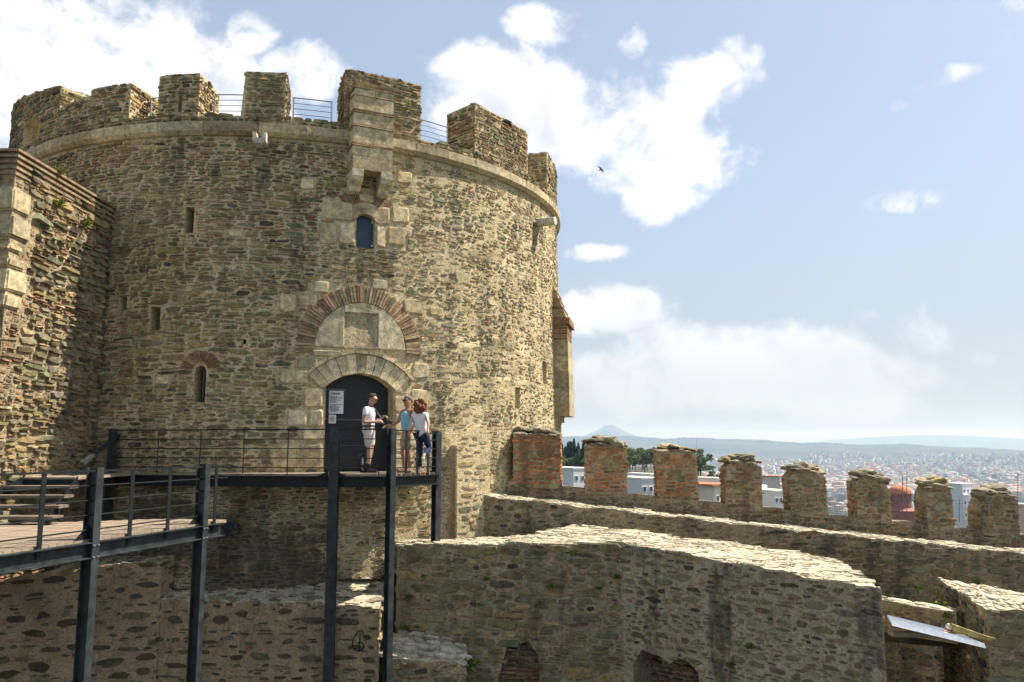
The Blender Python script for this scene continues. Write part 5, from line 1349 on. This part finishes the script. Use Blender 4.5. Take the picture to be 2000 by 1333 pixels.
for i in range(12):
    t_ = 2 * math.pi * (i + .5) / 12; c_ = Vector((2.56 * math.cos(t_), 2.56 * math.sin(t_), 5.6)); Rz = Matrix.Rotation(t_, 3, 'Z')
    one('arched_window', M['glass'], ch, 'box', c_, (.06, .5, 1.5), Rz); v_ = []; mm = MB(); mm.tube(c_ + Vector((.03 * math.cos(t_), .03 * math.sin(t_), .98)) - Vector((math.cos(t_), math.sin(t_), 0)) * .1, c_ + Vector((math.cos(t_), math.sin(t_), 0)) * .12 + Vector((0, 0, .98)), .42, 10); mm.build('window_arch', M['church'], ch)
v, f = lathe([(4.2, -6), (4.2, 2.6), (4.4, 2.8), (2.6, 3.4)], 8); meshobj('body', v, f, M['church'], ch)
# masts
def mast(px, y0, y1, r, label, arms):
    root = empty('antenna_mast', label, 'antenna', 'aerials on the roofs'); a = at(px, y1, r); b_ = at(px, y0, r); one('pole', M['rail_thin'], root, 'tube', a, b_, r * .0004, 6)
    for k, (fz, w) in enumerate(arms):
        p = a.lerp(b_, fz); one('arm', M['rail_thin'], root, 'tube', p - Vector((w / 2, 0, 0)), p + Vector((w / 2, 0, 0)), r * .00022, 5)
mast(1771, 920, 1000, 120, 'thin roof aerial with crossbar above the brick dome', [(.82, 1.6), (.86, .9)])
mast(1763, 930, 1000, 118, 'shorter roof aerial left of the taller one by the dome', [(.9, 1.3)])
mast(1988, 925, 1040, 90, 'thin pole rising at the right edge over the city', [(.9, .5)])
mast(1874, 975, 1020, 110, 'small roof aerial between the last two merlons', [(.8, .9), (.6, .7)])
pm = polar(math.degrees(math.atan(358 / F)), 4200); mp = empty('lattice_mast', 'slim radio mast on the far slope above the third merlon', 'mast'); one('pole', M['rail_thin'], mp, 'tube', pm, pm + Vector((0, 0, (HY - 853) / F * 4200 - pm.z + EYE)), 1.6, 5, (.5, .5, .5), .5)
# ------------------------------------------------ trees
def leaf_mesh(kind, seed):
    R = random.Random(seed); m = MB(); tr = MB()
    def leafq(p, s, c):
        n = Vector((R.gauss(0, 1), R.gauss(0, 1), R.gauss(0, 1))).normalized(); u = n.orthogonal().normalized(); w = n.cross(u)
        m.add([p + u * s, p + w * s * .6, p - u * s, p - w * s * .6], [(0, 1, 2, 3)], c)
    if kind == 'cypress':
        H = 10.; tr.tube((0, 0, -1), (0, 0, 6), .16, 6, (.1, .08, .06), .05)
        for i in range(1100):
            f = R.random() ** .8; z = .6 + f * (H - .6); rr = 1.05 * (math.sin(min(1, f * 1.6 + .15) * 1.57)) * (1 - f) ** .55 * R.uniform(.55, 1.12); t_ = R.uniform(0, 6.283)
            k = R.uniform(.6, 1.35); leafq(Vector((rr * math.cos(t_), rr * math.sin(t_), z)), R.uniform(.16, .34), (.042 * k, .066 * k, .030 * k))
    else:
        H = 8.; tr.tube((0, 0, -1), (.2, 0, 4.4), .22, 6, (.12, .09, .06), .12)
        cl = [Vector((R.gauss(0, 1.5), R.gauss(0, 1.5), R.uniform(3.2, 7.2))) for _ in range(11)]
        for c in cl: tr.tube((.15, 0, 3.2), c, .08, 5, (.12, .09, .06), .03)
        for c in cl:
            s = R.uniform(.8, 1.35); base = R.uniform(.75, 1.25)
            for i in range(120):
                d = Vector((R.gauss(0, 1), R.gauss(0, 1), R.gauss(0, .7))).normalized() * s * R.random() ** .35; d.z *= .7
                k = base * R.uniform(.65, 1.3); leafq(c + d, R.uniform(.16, .34), (.115 * k, .155 * k, .045 * k))
    mc = m.build('crown', M['crown']); mt = tr.build('trunk', M['bark']); r = (mc.data, mt.data); bpy.data.objects.remove(mc); bpy.data.objects.remove(mt)
    return r
TM = {'cypress': [leaf_mesh('cypress', i) for i in (1, 2)], 'pine': [leaf_mesh('pine', i) for i in (3, 4, 5)]}
RTR = random.Random(7)
def tree(kind, px, r, h, label, group):
    az = math.degrees(math.atan((px - 1000) / F)); p = polar(az, r); root = empty('cypress_tree' if kind == 'cypress' else 'pine_tree', label, 'tree', group, p)
    mc, mt = RTR.choice(TM[kind]); s = h / (10. if kind == 'cypress' else 8.); root.scale = (s * RTR.uniform(.85, 1.15), s * RTR.uniform(.85, 1.15), s); root.rotation_euler.z = RTR.uniform(0, 6.28)
    for nm, d_ in (('crown', mc), ('trunk', mt)): link(bpy.data.objects.new(nm, d_), root)
for i in range(22): tree('cypress', RTR.uniform(1092, 1160), RTR.uniform(250, 330), RTR.uniform(8.5, 13), 'dark cypress in the grove right beside the tower', 'cypresses in the grove by the tower')
for i in range(70): tree('pine', 1085 + RTR.random() * 330, RTR.uniform(230, 420), RTR.uniform(6.5, 10), 'green pine in the wooded slope behind the white houses', 'pines on the slope behind the houses')
for i in range(30): tree('pine', RTR.uniform(1300, 1560), RTR.uniform(420, 700), RTR.uniform(7, 10), 'hazy pine among the nearer roofs past the third merlon', 'pines among the nearer roofs')
for i in range(9): tree('pine', RTR.uniform(1615, 1655), RTR.uniform(225, 300), RTR.uniform(7, 9), 'pine in the clump seen in the fifth gap', 'pines in the fifth gap')
for i in range(5): tree('cypress', RTR.uniform(1640, 1654), RTR.uniform(230, 290), RTR.uniform(8, 10), 'cypress in the clump seen in the fifth gap', 'cypresses in the fifth gap')
# ------------------------------------------------ weeds
def weed(p, s, n, label, seed, nrm=(0, -1, 0), tone=(.12, .17, .03)):
    R = random.Random(seed); m = MB(); N = Vector(nrm)
    for i in range(n):
        d = (N * R.uniform(.1, .9) + Vector((R.gauss(0, .55), R.gauss(0, .3), R.uniform(.0, 1.0)))).normalized(); L = s * R.uniform(.5, 1.1)
        b_ = Vector((R.gauss(0, s * .3), R.gauss(0, s * .12), R.gauss(0, s * .15))); tip = b_ + d * L + Vector((0, 0, -L * R.uniform(0, .35))); mid = b_ + d * L * .55; w = d.cross(Vector((R.gauss(0, 1), R.gauss(0, 1), 1))).normalized() * s * R.uniform(.05, .12); k = R.uniform(.6, 1.4)
        m.add([b_, mid + w, tip, mid - w], [(0, 1, 2, 3)], tuple(x * k for x in tone))
    o = m.build('weed', M['leaf']); o.location = p; tag(o, label, 'plant', 'weeds rooted in the masonry'); return o
def onface(px, py, a, b_):                                   # pixel on the upright plane through a, b
    A, B = rayv(px, py); e = Vector((b_[0] - a[0], b_[1] - a[1], 0)).normalized(); n = Vector((e.y, -e.x, 0)); d = (a[0] * n.x + a[1] * n.y) / (A * n.x + n.y); return Vector((A * d, d, EYE + B * d)) + n * .03
for i, (px, py, s) in enumerate([(1078, 1146, .18), (1205, 1128, .12), (1118, 1082, .14), (950, 1132, .10), (828, 1126, .09), (798, 1168, .12), (1055, 1180, .10), (938, 1182, .08), (1168, 1150, .10)]):
    weed(onface(px, py, fl, fm), s, 70, ['bushy', 'small', 'spreading', 'tiny', 'thin', 'low', 'dark', 'sparse', 'round'][i] + ' green weed growing from the thick wall left of its corner', 500 + i)
for i, (px, py) in enumerate([(1468, 1264), (1430, 1300)]): weed(onface(px, py, fm, fr), .12, 60, ['green tuft low on the streaked wall face', 'small tuft below the green tuft on the streaked wall'][i], 520 + i, (-.7, -.7, 0))
for i, (px, py, s) in enumerate([(792, 1229, .14), (815, 1226, .12), (830, 1228, .10)]): weed(at(px, py, 18.45), s, 80, ['leafy weed on the broken pier beside the post', 'leafy weed in the middle of the pier top', 'leafy weed nearest the wall on the pier top'][i], 530 + i)
weed(at(915, 1290, 17.9) + Vector((0, 0, -.1)), .22, 160, 'ivy hanging down the lit end of the broken pier', 540, (.9, -.2, 0)); weed(at(748, 1310, 17.85), .16, 120, 'green creeper between terrace wall and broken pier', 541, (.3, -.7, 0))
for i, (px, py) in enumerate([(108, 338), (106, 400), (160, 440)]):
    A, B = rayv(px, py); d = XL / A; weed(Vector((XL + .04, d, EYE + B * d)), .2, 70, ['yellow green weed at the top of the wing wall', 'upright weed halfway up the wing wall', 'lowest weed on the wing wall near the shadow'][i], 550 + i, (1, 0, 0), (.2, .21, .04))
for i, (px, py, d) in enumerate([(1790, 1150, 19.1), (1838, 1182, 15.8), (1850, 1205, 15.3)]): weed(at(px, py, d), .14, 70, ['green weed on the rampart face above the pale ledge', 'green weed beside the corner wall', 'weed by the log on the metal sheet'][i], 560 + i)
# ================================================================== BIRD
bd = at(1173, 332, 24); m = MB()
prof = [(-.13, .006), (-.06, .018), (.02, .028), (.08, .022), (.11, .006)]; v = []
for x, r_ in prof: v += [Vector((x, r_ * math.cos(t_), r_ * math.sin(t_))) for t_ in np.linspace(0, 6.283, 9)[:-1]]
bird = empty('flying_bird', 'small dark swift flying in front of the white cloud', 'bird', loc=bd); bird.scale = (.7, .7, .7); bird.rotation_euler = (rad(65), rad(-30), rad(10))
mt = mat_plain('swift_feathers', (.05, .045, .04), .7, 0, .2, 30, 0, .2)
meshobj('body', v, [(i * 8 + j, i * 8 + (j + 1) % 8, i * 8 + 8 + (j + 1) % 8, i * 8 + 8 + j) for i in range(4) for j in range(8)] + [tuple(range(8)), tuple(range(32, 40))], mt, bird, smooth=True)
for s in (-1, 1):
    lead = [(.05, .02), (.075, .09), (.05, .16), (-.03, .235)]; trail = [(-.02, .02), (.0, .09), (.0, .15), (-.03, .236)]
    v = [Vector((x, s * y, .02 * math.sin(y * 8))) for x, y in lead] + [Vector((x, s * y, .02 * math.sin(y * 8) - .003)) for x, y in trail] + [Vector((x, s * y, .006 + .02 * math.sin(y * 8))) for x, y in lead] + [Vector((x, s * y, .003 + .02 * math.sin(y * 8))) for x, y in trail]
    meshobj('wing', v, [(i, i + 1, i + 5, i + 4) for i in range(3)] + [(8 + i, 8 + i + 1, 8 + i + 5, 8 + i + 4) for i in range(3)] + [(i, i + 1, 9 + i, 8 + i) for i in range(3)] + [(4 + i, 5 + i, 13 + i, 12 + i) for i in range(3)], mt, bird)
for s in (-1, 1): meshobj('tail_feather', [(-.11, 0, 0), (-.2, s * .035, 0), (-.13, s * .014, .004), (-.11, 0, .006)], [(0, 1, 2), (0, 3, 1), (1, 3, 2), (0, 2, 3)], mt, bird)
# ================================================================== PEOPLE
SKIN = mat_plain('skin', (.45, .27, .19), .55, 0, .08, 12, 0, .35); SKIN2 = mat_plain('tanned_skin', (.40, .22, .14), .55, 0, .08, 12, 0, .35); SKIN3 = mat_plain('fair_skin', (.56, .37, .29), .55, 0, .08, 12, 0, .35)
CW = mat_plain('white_cotton', (.78, .76, .80), .85, 0, .06, 9, .2, .2); CB_ = mat_plain('light_blue_jersey', (.22, .50, .66), .85, 0, .15, 10, .2, .2); CS = mat_plain('beige_cotton', (.62, .56, .49), .85, 0, .08, 9, .2, .2); CK = mat_plain('khaki_cotton', (.42, .36, .26), .85, 0, .1, 9, .2, .2)
CJ = mat_plain('blue_denim', (.018, .035, .085), .85, 0, .25, 14, .2, .2); HB = mat_plain('brown_hair', (.07, .04, .022), .6, 0, .3, 30, .3, .3); HR = mat_plain('red_brown_curls', (.11, .035, .016), .6, 0, .4, 26, .4, .3, (.26, .085, .035)); HG = mat_plain('grey_hair', (.14, .12, .10), .7, 0, .3, 30, .3, .3)
BK = mat_plain('black_nylon', (.012, .012, .013), .55, 0, .2, 20, .1, .4); SHO = mat_plain('brown_shoe_leather', (.07, .055, .05), .7, 0, .2, 12, .1, .3)
def skin(name, chains, mat, parent, sub=2, rootkey=None):
    """continuous skinned body: chains of (key, (x,y,z), r); a repeated key joins chains"""
    idx = {}; co = []; rr = []; ed = []
    for ch_ in chains:
        prev = None
        for it in ch_:
            k = it[0]
            if k not in idx: idx[k] = len(co); co.append(it[1]); rr.append(it[2])
            if prev is not None: ed.append((prev, idx[k]))
            prev = idx[k]
    me = bpy.data.meshes.new(name); me.from_pydata([tuple(c) for c in co], ed, []); o = bpy.data.objects.new(name, me); link(o, parent); me.materials.append(mat)
    sk = o.modifiers.new('skin', 'SKIN'); sk.use_smooth_shade = True
    for i, r_ in enumerate(rr):
        d_ = me.skin_vertices[0].data[i]; d_.radius = (r_, r_) if not isinstance(r_, tuple) else r_; d_.use_root = (i == (idx[rootkey] if rootkey else 0))
    sb = o.modifiers.new('sub', 'SUBSURF'); sb.levels = sub; sb.render_levels = sub
    return o
def hand(side, w, d, up, tsgn=1, curl=.4):
    """five fingers from the palm w (wrist), pointing along d, back of hand towards up"""
    w = Vector(w); d = Vector(d).normalized(); up = Vector(up); s_ = d.cross(up).normalized(); up = s_.cross(d); palm = w + d * .075; out = []
    pk = side + 'palm'; out.append([(side + 'wrist', w, .026), (pk, palm, .034)])
    for i, (off, L) in enumerate(((-.03, .072), (-.01, .085), (.011, .08), (.03, .062))):
        b = palm + d * .035 + s_ * off; m1 = b + (d * math.cos(curl) - up * math.sin(curl)) * L * .5; tp = m1 + (d * math.cos(curl * 2.2) - up * math.sin(curl * 2.2)) * L * .5
        out.append([(pk, palm, .034), (f'{side}f{i}a', b, .0105), (f'{side}f{i}b', m1, .0095), (f'{side}f{i}c', tp, .008)])
    tb = w + d * .045 + s_ * (-.035 * tsgn); tm = tb + (d * .6 - s_ * tsgn * .7 - up * .2).normalized() * .04; out.append([(pk, palm, .034), (side + 'ta', tb, .012), (side + 'tb', tm, .0105), (side + 'tc', tm + (d - up * .3).normalized() * .03, .009)])
    return out
def headchain(base, c, fwd, r=.093):
    c = Vector(c); fwd = Vector(fwd).normalized(); up = (c - Vector(base)).normalized(); up = (up - fwd * up.dot(fwd)).normalized(); side = fwd.cross(up)
    ch_ = [[('neck', base, .055), ('hd0', c - up * .045, (.078, .086)), ('hd1', c + up * .03, (.084, .098)), ('hd2', c + up * .085, (.058, .07))],
           [('hd0', 0, 0), ('chin', c - up * .085 + fwd * .05, .042)], [('hd0', 0, 0), ('nose', c - up * .02 + fwd * .105, .014)]]
    for s in (-1, 1): ch_.append([('hd0', 0, 0), (f'ear{s}', c - up * .015 + side * s * .082 - fwd * .01, .02)])
    return ch_
def face_bits(root, c, fwd, up, mat_l, glasses=True):
    c = Vector(c); fwd = Vector(fwd).normalized(); up = Vector(up).normalized(); side = fwd.cross(up).normalized(); up = side.cross(fwd); R_ = Matrix((side, fwd, up)).transposed()
    if glasses:
        m = MB()
        for s in (-1, 1):
            m.box(c + side * s * .034 + fwd * .092 + up * .012, (.052, .012, .036), R_); m.box(c + side * s * .078 + fwd * .04 + up * .015, (.006, .10, .012), R_)
        m.box(c + fwd * .096 + up * .018, (.02, .008, .01), R_); m.build('sunglasses', BK, root)
    else:
        for s in (-1, 1): m = MB(); m.box(c + side * s * .034 + fwd * .09 + up * .012, (.022, .008, .01), R_); m.build('eye', BK, root)
    m = MB(); m.box(c + fwd * .087 - up * .058, (.045, .012, .011), R_); m.build('mouth', mat_plain('lips', (.36, .14, .11), .5, 0, .1, 10, 0, .3), root)
def hairball(root, pts, mat, seed, k=1, name='hair'):
    R = np.random.default_rng(seed); m = MB()
    for p, s in pts: lump(R, p, s, m, (.1, .05, .03), 2)
    return m.build(name, mat, root, True)
def person(label, loc, rz, s=1.0):
    o = empty('person', label, 'person', loc=loc); o.rotation_euler.z = rz; o.scale = (s, s, s); return o
def legs(k, hip, lk, la, ltoe, rk, ra, rtoe):
    return [[('pel', hip, .125), ('lh', (hip[0], hip[1] + .085, hip[2] - .06), .092), ('lk', lk, .058), ('lc', tuple((Vector(lk) * .62 + Vector(la) * .38)), .056), ('la', la, .036), ('lt', ltoe, .032)],
            [('pel', hip, .125), ('rh', (hip[0], hip[1] - .085, hip[2] - .06), .092), ('rk', rk, .058), ('rc', tuple((Vector(rk) * .62 + Vector(ra) * .38)), .056), ('ra', ra, .036), ('rt', rtoe, .032)]]
# --- photographer (local +x = the way he faces)
p1 = at(719, 905, 18.25); A = person('man in white shirt and beige shorts looking down at his camera', (p1.x, 18.25, ZPL), rad(-8), 1.0)
hip = (0, 0, .96); ch1 = (.0, 0, 1.36); nk = (.03, 0, 1.515); hd = (.085, 0, 1.645); fw = (.93, -.12, -.42)
rw, lw_ = (.24, -.13, 1.13), (.27, .10, 1.20)
body = [[('pel', hip, .125), ('spi', (-.02, 0, 1.14), .125), ('che', ch1, (.15, .125)), ('nb', (.015, 0, 1.46), .075), ('neck', nk, .055)],
        [('che', 0, 0), ('rs', (-.01, -.175, 1.405), .066), ('re', (-.05, -.235, 1.12), .043), ('rwrist', rw, .028)], [('che', 0, 0), ('ls', (-.01, .175, 1.405), .066), ('le', (.02, .245, 1.14), .043), ('lwrist', lw_, .028)]]
body += headchain(nk, hd, fw) + legs('a', hip, (.03, .10, .52), (-.05, .10, .09), (.12, .12, .045), (.05, -.09, .52), (.04, -.09, .09), (.22, -.10, .045))
body += hand('r', rw, (1, .25, .0), (0, -.7, .7), 1, .7) + hand('l', lw_, (.8, -.2, .5), (0, .5, .8), -1, .8)
skin('body', body, SKIN, A, 2, 'pel')
skin('shirt', [[('pel0', (-.005, 0, .84), .15), ('pel', (-.01, 0, .96), .158), ('spi', (-.02, 0, 1.14), .145), ('che', (0, 0, 1.36), (.168, .145)), ('nb', (.01, 0, 1.455), .088)], [('che', 0, 0), ('rs', (-.01, -.18, 1.405), .082), ('re', (-.035, -.215, 1.26), .068)], [('che', 0, 0), ('ls', (-.01, .18, 1.405), .082), ('le', (.0, .225, 1.27), .068)]], CW, A, 2, 'che')
skin('shorts', [[('pel', (-.005, 0, 1.02), .158), ('pl', (0, 0, .90), .15), ('rh', (.01, -.095, .82), .108), ('rk', (.045, -.095, .56), .088)], [('pl', 0, 0), ('lh', (.01, .095, .82), .108), ('lk', (.03, .105, .56), .088)]], CS, A, 2, 'pel')
m = MB()
for i in range(16):
    t0, t1 = 6.283 * i / 16, 6.283 * (i + 1) / 16; q = lambda t_, z: Vector((-.01 + .168 * math.cos(t_), .168 * math.sin(t_), z + .02)); m.add([q(t0, 1.0), q(t1, 1.0), q(t1, 1.035), q(t0, 1.035)], [(0, 1, 2, 3)])
m.build('belt', BK, A)
for nm, a_, t_ in (('l', (-.05, .10, .09), (.12, .12, .045)), ('r', (.04, -.09, .09), (.22, -.10, .045))):
    a_ = Vector(a_); t_ = Vector(t_); skin('shoe', [[('a', a_ + Vector((-.03, 0, -.03)), (.052, .055)), ('b', a_.lerp(t_, .5) + Vector((0, 0, -.01)), (.05, .048)), ('c', t_ + Vector((.03, 0, 0)), (.045, .035))]], SHO, A, 2); one('sock', BK, A, 'tube', a_ + Vector((0, 0, 0)), a_ + Vector((.005, 0, .11)), .05, 10)
hairball(A, [((.045, 0, 1.705), (.095, .088, .07)), ((.0, 0, 1.665), (.055, .085, .075)), ((.09, 0, 1.735), (.06, .07, .035))], HB, 1)
face_bits(A, hd, fw, (.42, 0, .93), None, True)
m = MB(); m.box((.375, -.02, 1.155), (.09, .14, .095)); m.tube((.42, -.03, 1.15), (.54, -.05, 1.11), .038, 12); m.box((.375, -.02, 1.215), (.05, .05, .03)); cmr = m.build('camera', BK, None); cmr.name = 'photo_camera'
cmr.location = A.location; cmr.rotation_euler = A.rotation_euler; tag(cmr, 'black camera held by the man in white shirt', 'camera')
m = MB()
for s in (-1, 1):
    P_ = [Vector((.0, s * .06, 1.53)), Vector((.10, s * .075, 1.46)), Vector((.165, s * .07, 1.34)), Vector((.30, s * .03 - .02, 1.2))]
    for a_, b_ in zip(P_, P_[1:]): m.bar(a_, b_, .03, .008)
m.build('camera_strap', BK, A)
m = MB(); m.box((-.21, -.06, 1.0), (.16, .10, .09)); m.box((-.30, -.06, 1.03), (.12, .04, .03), Matrix.Rotation(.3, 3, 'Y')); m.build('waist_pouch', BK, A)
# backpack on the deck
bp_ = at(711, 915, 18.45); bag = empty('backpack', 'black and white backpack standing by the photographer feet', 'backpack', loc=(bp_.x, 18.5, ZPL)); bag.rotation_euler = (0, rad(-8), .2)
R_ = np.random.default_rng(3); m = MB(); lump(R_, (0, 0, .21), (.15, .11, .22), m, (0, 0, 0), 3); m.build('sack', BK, bag, True); m = MB(); lump(R_, (.03, -.09, .14), (.09, .05, .11), m, (0, 0, 0), 2); m.build('pocket', BK, bag, True)
m = MB(); m.bar((-.03, -.125, .06), (.0, -.125, .34), .035, .012, up=(0, 1, 0)); m.build('white_stripe', CW, bag); m = MB(); m.tube((-.05, 0, .42), (.05, 0, .42), .012, 8); m.build('handle', BK, bag)
# --- man in blue vest (local +x = facing, towards the left and the camera)
p2 = at(795, 905, 18.7); B_ = person('man in light blue sleeveless top and sunglasses gesturing with his hand', (p2.x, 18.75, ZPL), rad(222), .99)
nk = (.01, 0, 1.5); hd = (.03, 0, 1.655); fw = (1, .1, -.1); rw, lw_ = (.42, -.20, 1.06), (.12, .24, .88)
body = [[('pel', (0, 0, .96), .128), ('spi', (0, 0, 1.14), .128), ('che', (0, 0, 1.36), (.155, .125)), ('nb', (0, 0, 1.455), .08), ('neck', nk, .06)],
        [('che', 0, 0), ('rs', (0, -.19, 1.405), .07), ('re', (.13, -.25, 1.15), .045), ('rwrist', rw, .03)], [('che', 0, 0), ('ls', (0, .19, 1.405), .07), ('le', (-.02, .26, 1.12), .045), ('lwrist', lw_, .03)]]
body += headchain(nk, hd, fw) + legs('b', (0, 0, .96), (.06, .12, .52), (.02, .13, .09), (.18, .16, .045), (.05, -.12, .52), (-.0, -.13, .09), (.17, -.16, .045)) + hand('r', rw, (1, .1, -.1), (0, -.3, 1), 1, .5) + hand('l', lw_, (.1, 0, -1), (0, 1, 0), 1, .3)
skin('body', body, SKIN2, B_, 2, 'pel')
skin('vest', [[('pel', (0, 0, .86), .175), ('spi', (0, 0, 1.14), .170), ('che', (0, 0, 1.33), (.205, .19)), ('nb', (0, 0, 1.43), .12)]], CB_, B_, 2, 'pel')
skin('shorts', [[('pel', (0, 0, .95), .145), ('pl', (0, 0, .89), .14), ('rh', (.01, -.10, .8), .11), ('rk', (.05, -.12, .55), .092)], [('pl', 0, 0), ('lh', (.01, .10, .8), .11), ('lk', (.06, .12, .55), .092)]], CK, B_, 2, 'pel')
hairball(B_, [((-.0, 0, 1.70), (.10, .09, .07)), ((-.045, 0, 1.66), (.06, .088, .08))], HG, 2); face_bits(B_, hd, fw, (.1, 0, 1), None, True)
for a_, t_ in (((.02, .13, .09), (.18, .16, .045)), ((0, -.13, .09), (.17, -.16, .045))):
    a_ = Vector(a_); t_ = Vector(t_); skin('sandal', [[('a', a_ + Vector((-.03, 0, -.06)), (.05, .03)), ('b', a_.lerp(t_, .5) + Vector((0, 0, -.04)), (.05, .03)), ('c', t_ + Vector((.02, 0, -.02)), (.05, .025))]], SHO, B_, 2)
# --- woman leaning back on the rail (local +x = facing, away from the camera)
p3 = at(821, 905, 18.34); C_ = person('woman with curly red brown hair in white shirt and jeans leaning on the rail', (p3.x, 18.36, ZPL), rad(66), .97)
nk = (-.05, 0, 1.42); hd = (-.03, .01, 1.565); fw = (1, .25, -.05); rw, lw_ = (-.18, -.29, .985), (-.19, .22, .985)
body = [[('pel', (.05, 0, .92), .13), ('spi', (.02, 0, 1.08), .112), ('che', (-.03, 0, 1.28), (.135, .11)), ('nb', (-.05, 0, 1.37), .065), ('neck', nk, .048)],
        [('che', 0, 0), ('rs', (-.05, -.16, 1.33), .055), ('re', (-.13, -.27, 1.14), .037), ('rwrist', rw, .025)], [('che', 0, 0), ('ls', (-.05, .16, 1.33), .055), ('le', (-.14, .21, 1.14), .037), ('lwrist', lw_, .025)]]
body += headchain(nk, hd, fw) + legs('c', (.05, 0, .92), (.14, .09, .50), (.12, .09, .09), (.27, .10, .045), (.20, -.12, .56), (-.12, -.15, .40), (-.16, -.15, .27)) + hand('r', rw, (-.3, -.2, -.8), (-.9, 0, .3), 1, .9) + hand('l', lw_, (-.3, .1, -.8), (-.9, 0, .3), -1, .9)
skin('body', body, SKIN3, C_, 2, 'pel')
skin('shirt', [[('pel0', (.055, 0, .77), .155), ('pel', (.05, 0, .91), .158), ('spi', (.02, 0, 1.08), .13), ('che', (-.03, 0, 1.28), (.152, .13)), ('nb', (-.045, 0, 1.36), .08)], [('che', 0, 0), ('rs', (-.05, -.165, 1.33), .07), ('re', (-.08, -.205, 1.24), .056)], [('che', 0, 0), ('ls', (-.05, .165, 1.33), .07), ('le', (-.09, .18, 1.24), .056)]], CW, C_, 2, 'che')
skin('jeans', [[('pel', (.05, 0, .92), .14), ('lh', (.05, .085, .84), .105), ('lk', (.14, .09, .50), .07), ('la', (.12, .09, .12), .055)], [('pel', 0, 0), ('rh', (.05, -.085, .84), .105), ('rk', (.20, -.12, .56), .07), ('ra', (-.10, -.148, .41), .052)]], CJ, C_, 2, 'pel')
for a_, t_ in (((.12, .09, .09), (.27, .10, .045)), ((-.12, -.15, .40), (-.16, -.15, .27))):
    a_ = Vector(a_); t_ = Vector(t_); skin('shoe', [[('a', a_ + Vector((-.02, 0, -.03)), .045), ('b', a_.lerp(t_, .5), .045), ('c', t_, .035)]], CS, C_, 2)
Rh = np.random.default_rng(12); pts = []
for i in range(46):
    d_ = Vector(Rh.normal(size=3)).normalized(); d_.z = d_.z * .95 - .1
    pts.append((Vector((-.075, .0, 1.545)) + Vector((d_.x * .10, d_.y * .135, d_.z * .15)), (Rh.uniform(.035, .06), Rh.uniform(.035, .06), Rh.uniform(.035, .06))))
hairball(C_, pts, HR, 5); face_bits(C_, hd, fw, (0, 0, 1), None, False)
# ================================================================== HAZE
hz, t, b = newmat('haze_air'); t.n.clear(); out = t.new('ShaderNodeOutputMaterial'); vol = t.new('ShaderNodeVolumePrincipled')
vol.inputs['Color'].default_value = (.38, .63, 1.0, 1); vol.inputs['Absorption Color'].default_value = (1, 1, 1, 1); vol.inputs['Density'].default_value = 1.05e-4; vol.inputs['Anisotropy'].default_value = .1
t.l.new(vol.outputs[0], out.inputs['Volume'])
m = MB(); m.box((0, 0, 135), (50000, 50000, 600)); hb = m.build('haze', hz); tag(hb, 'pale summer haze lying over the valley', 'haze', kind='stuff')
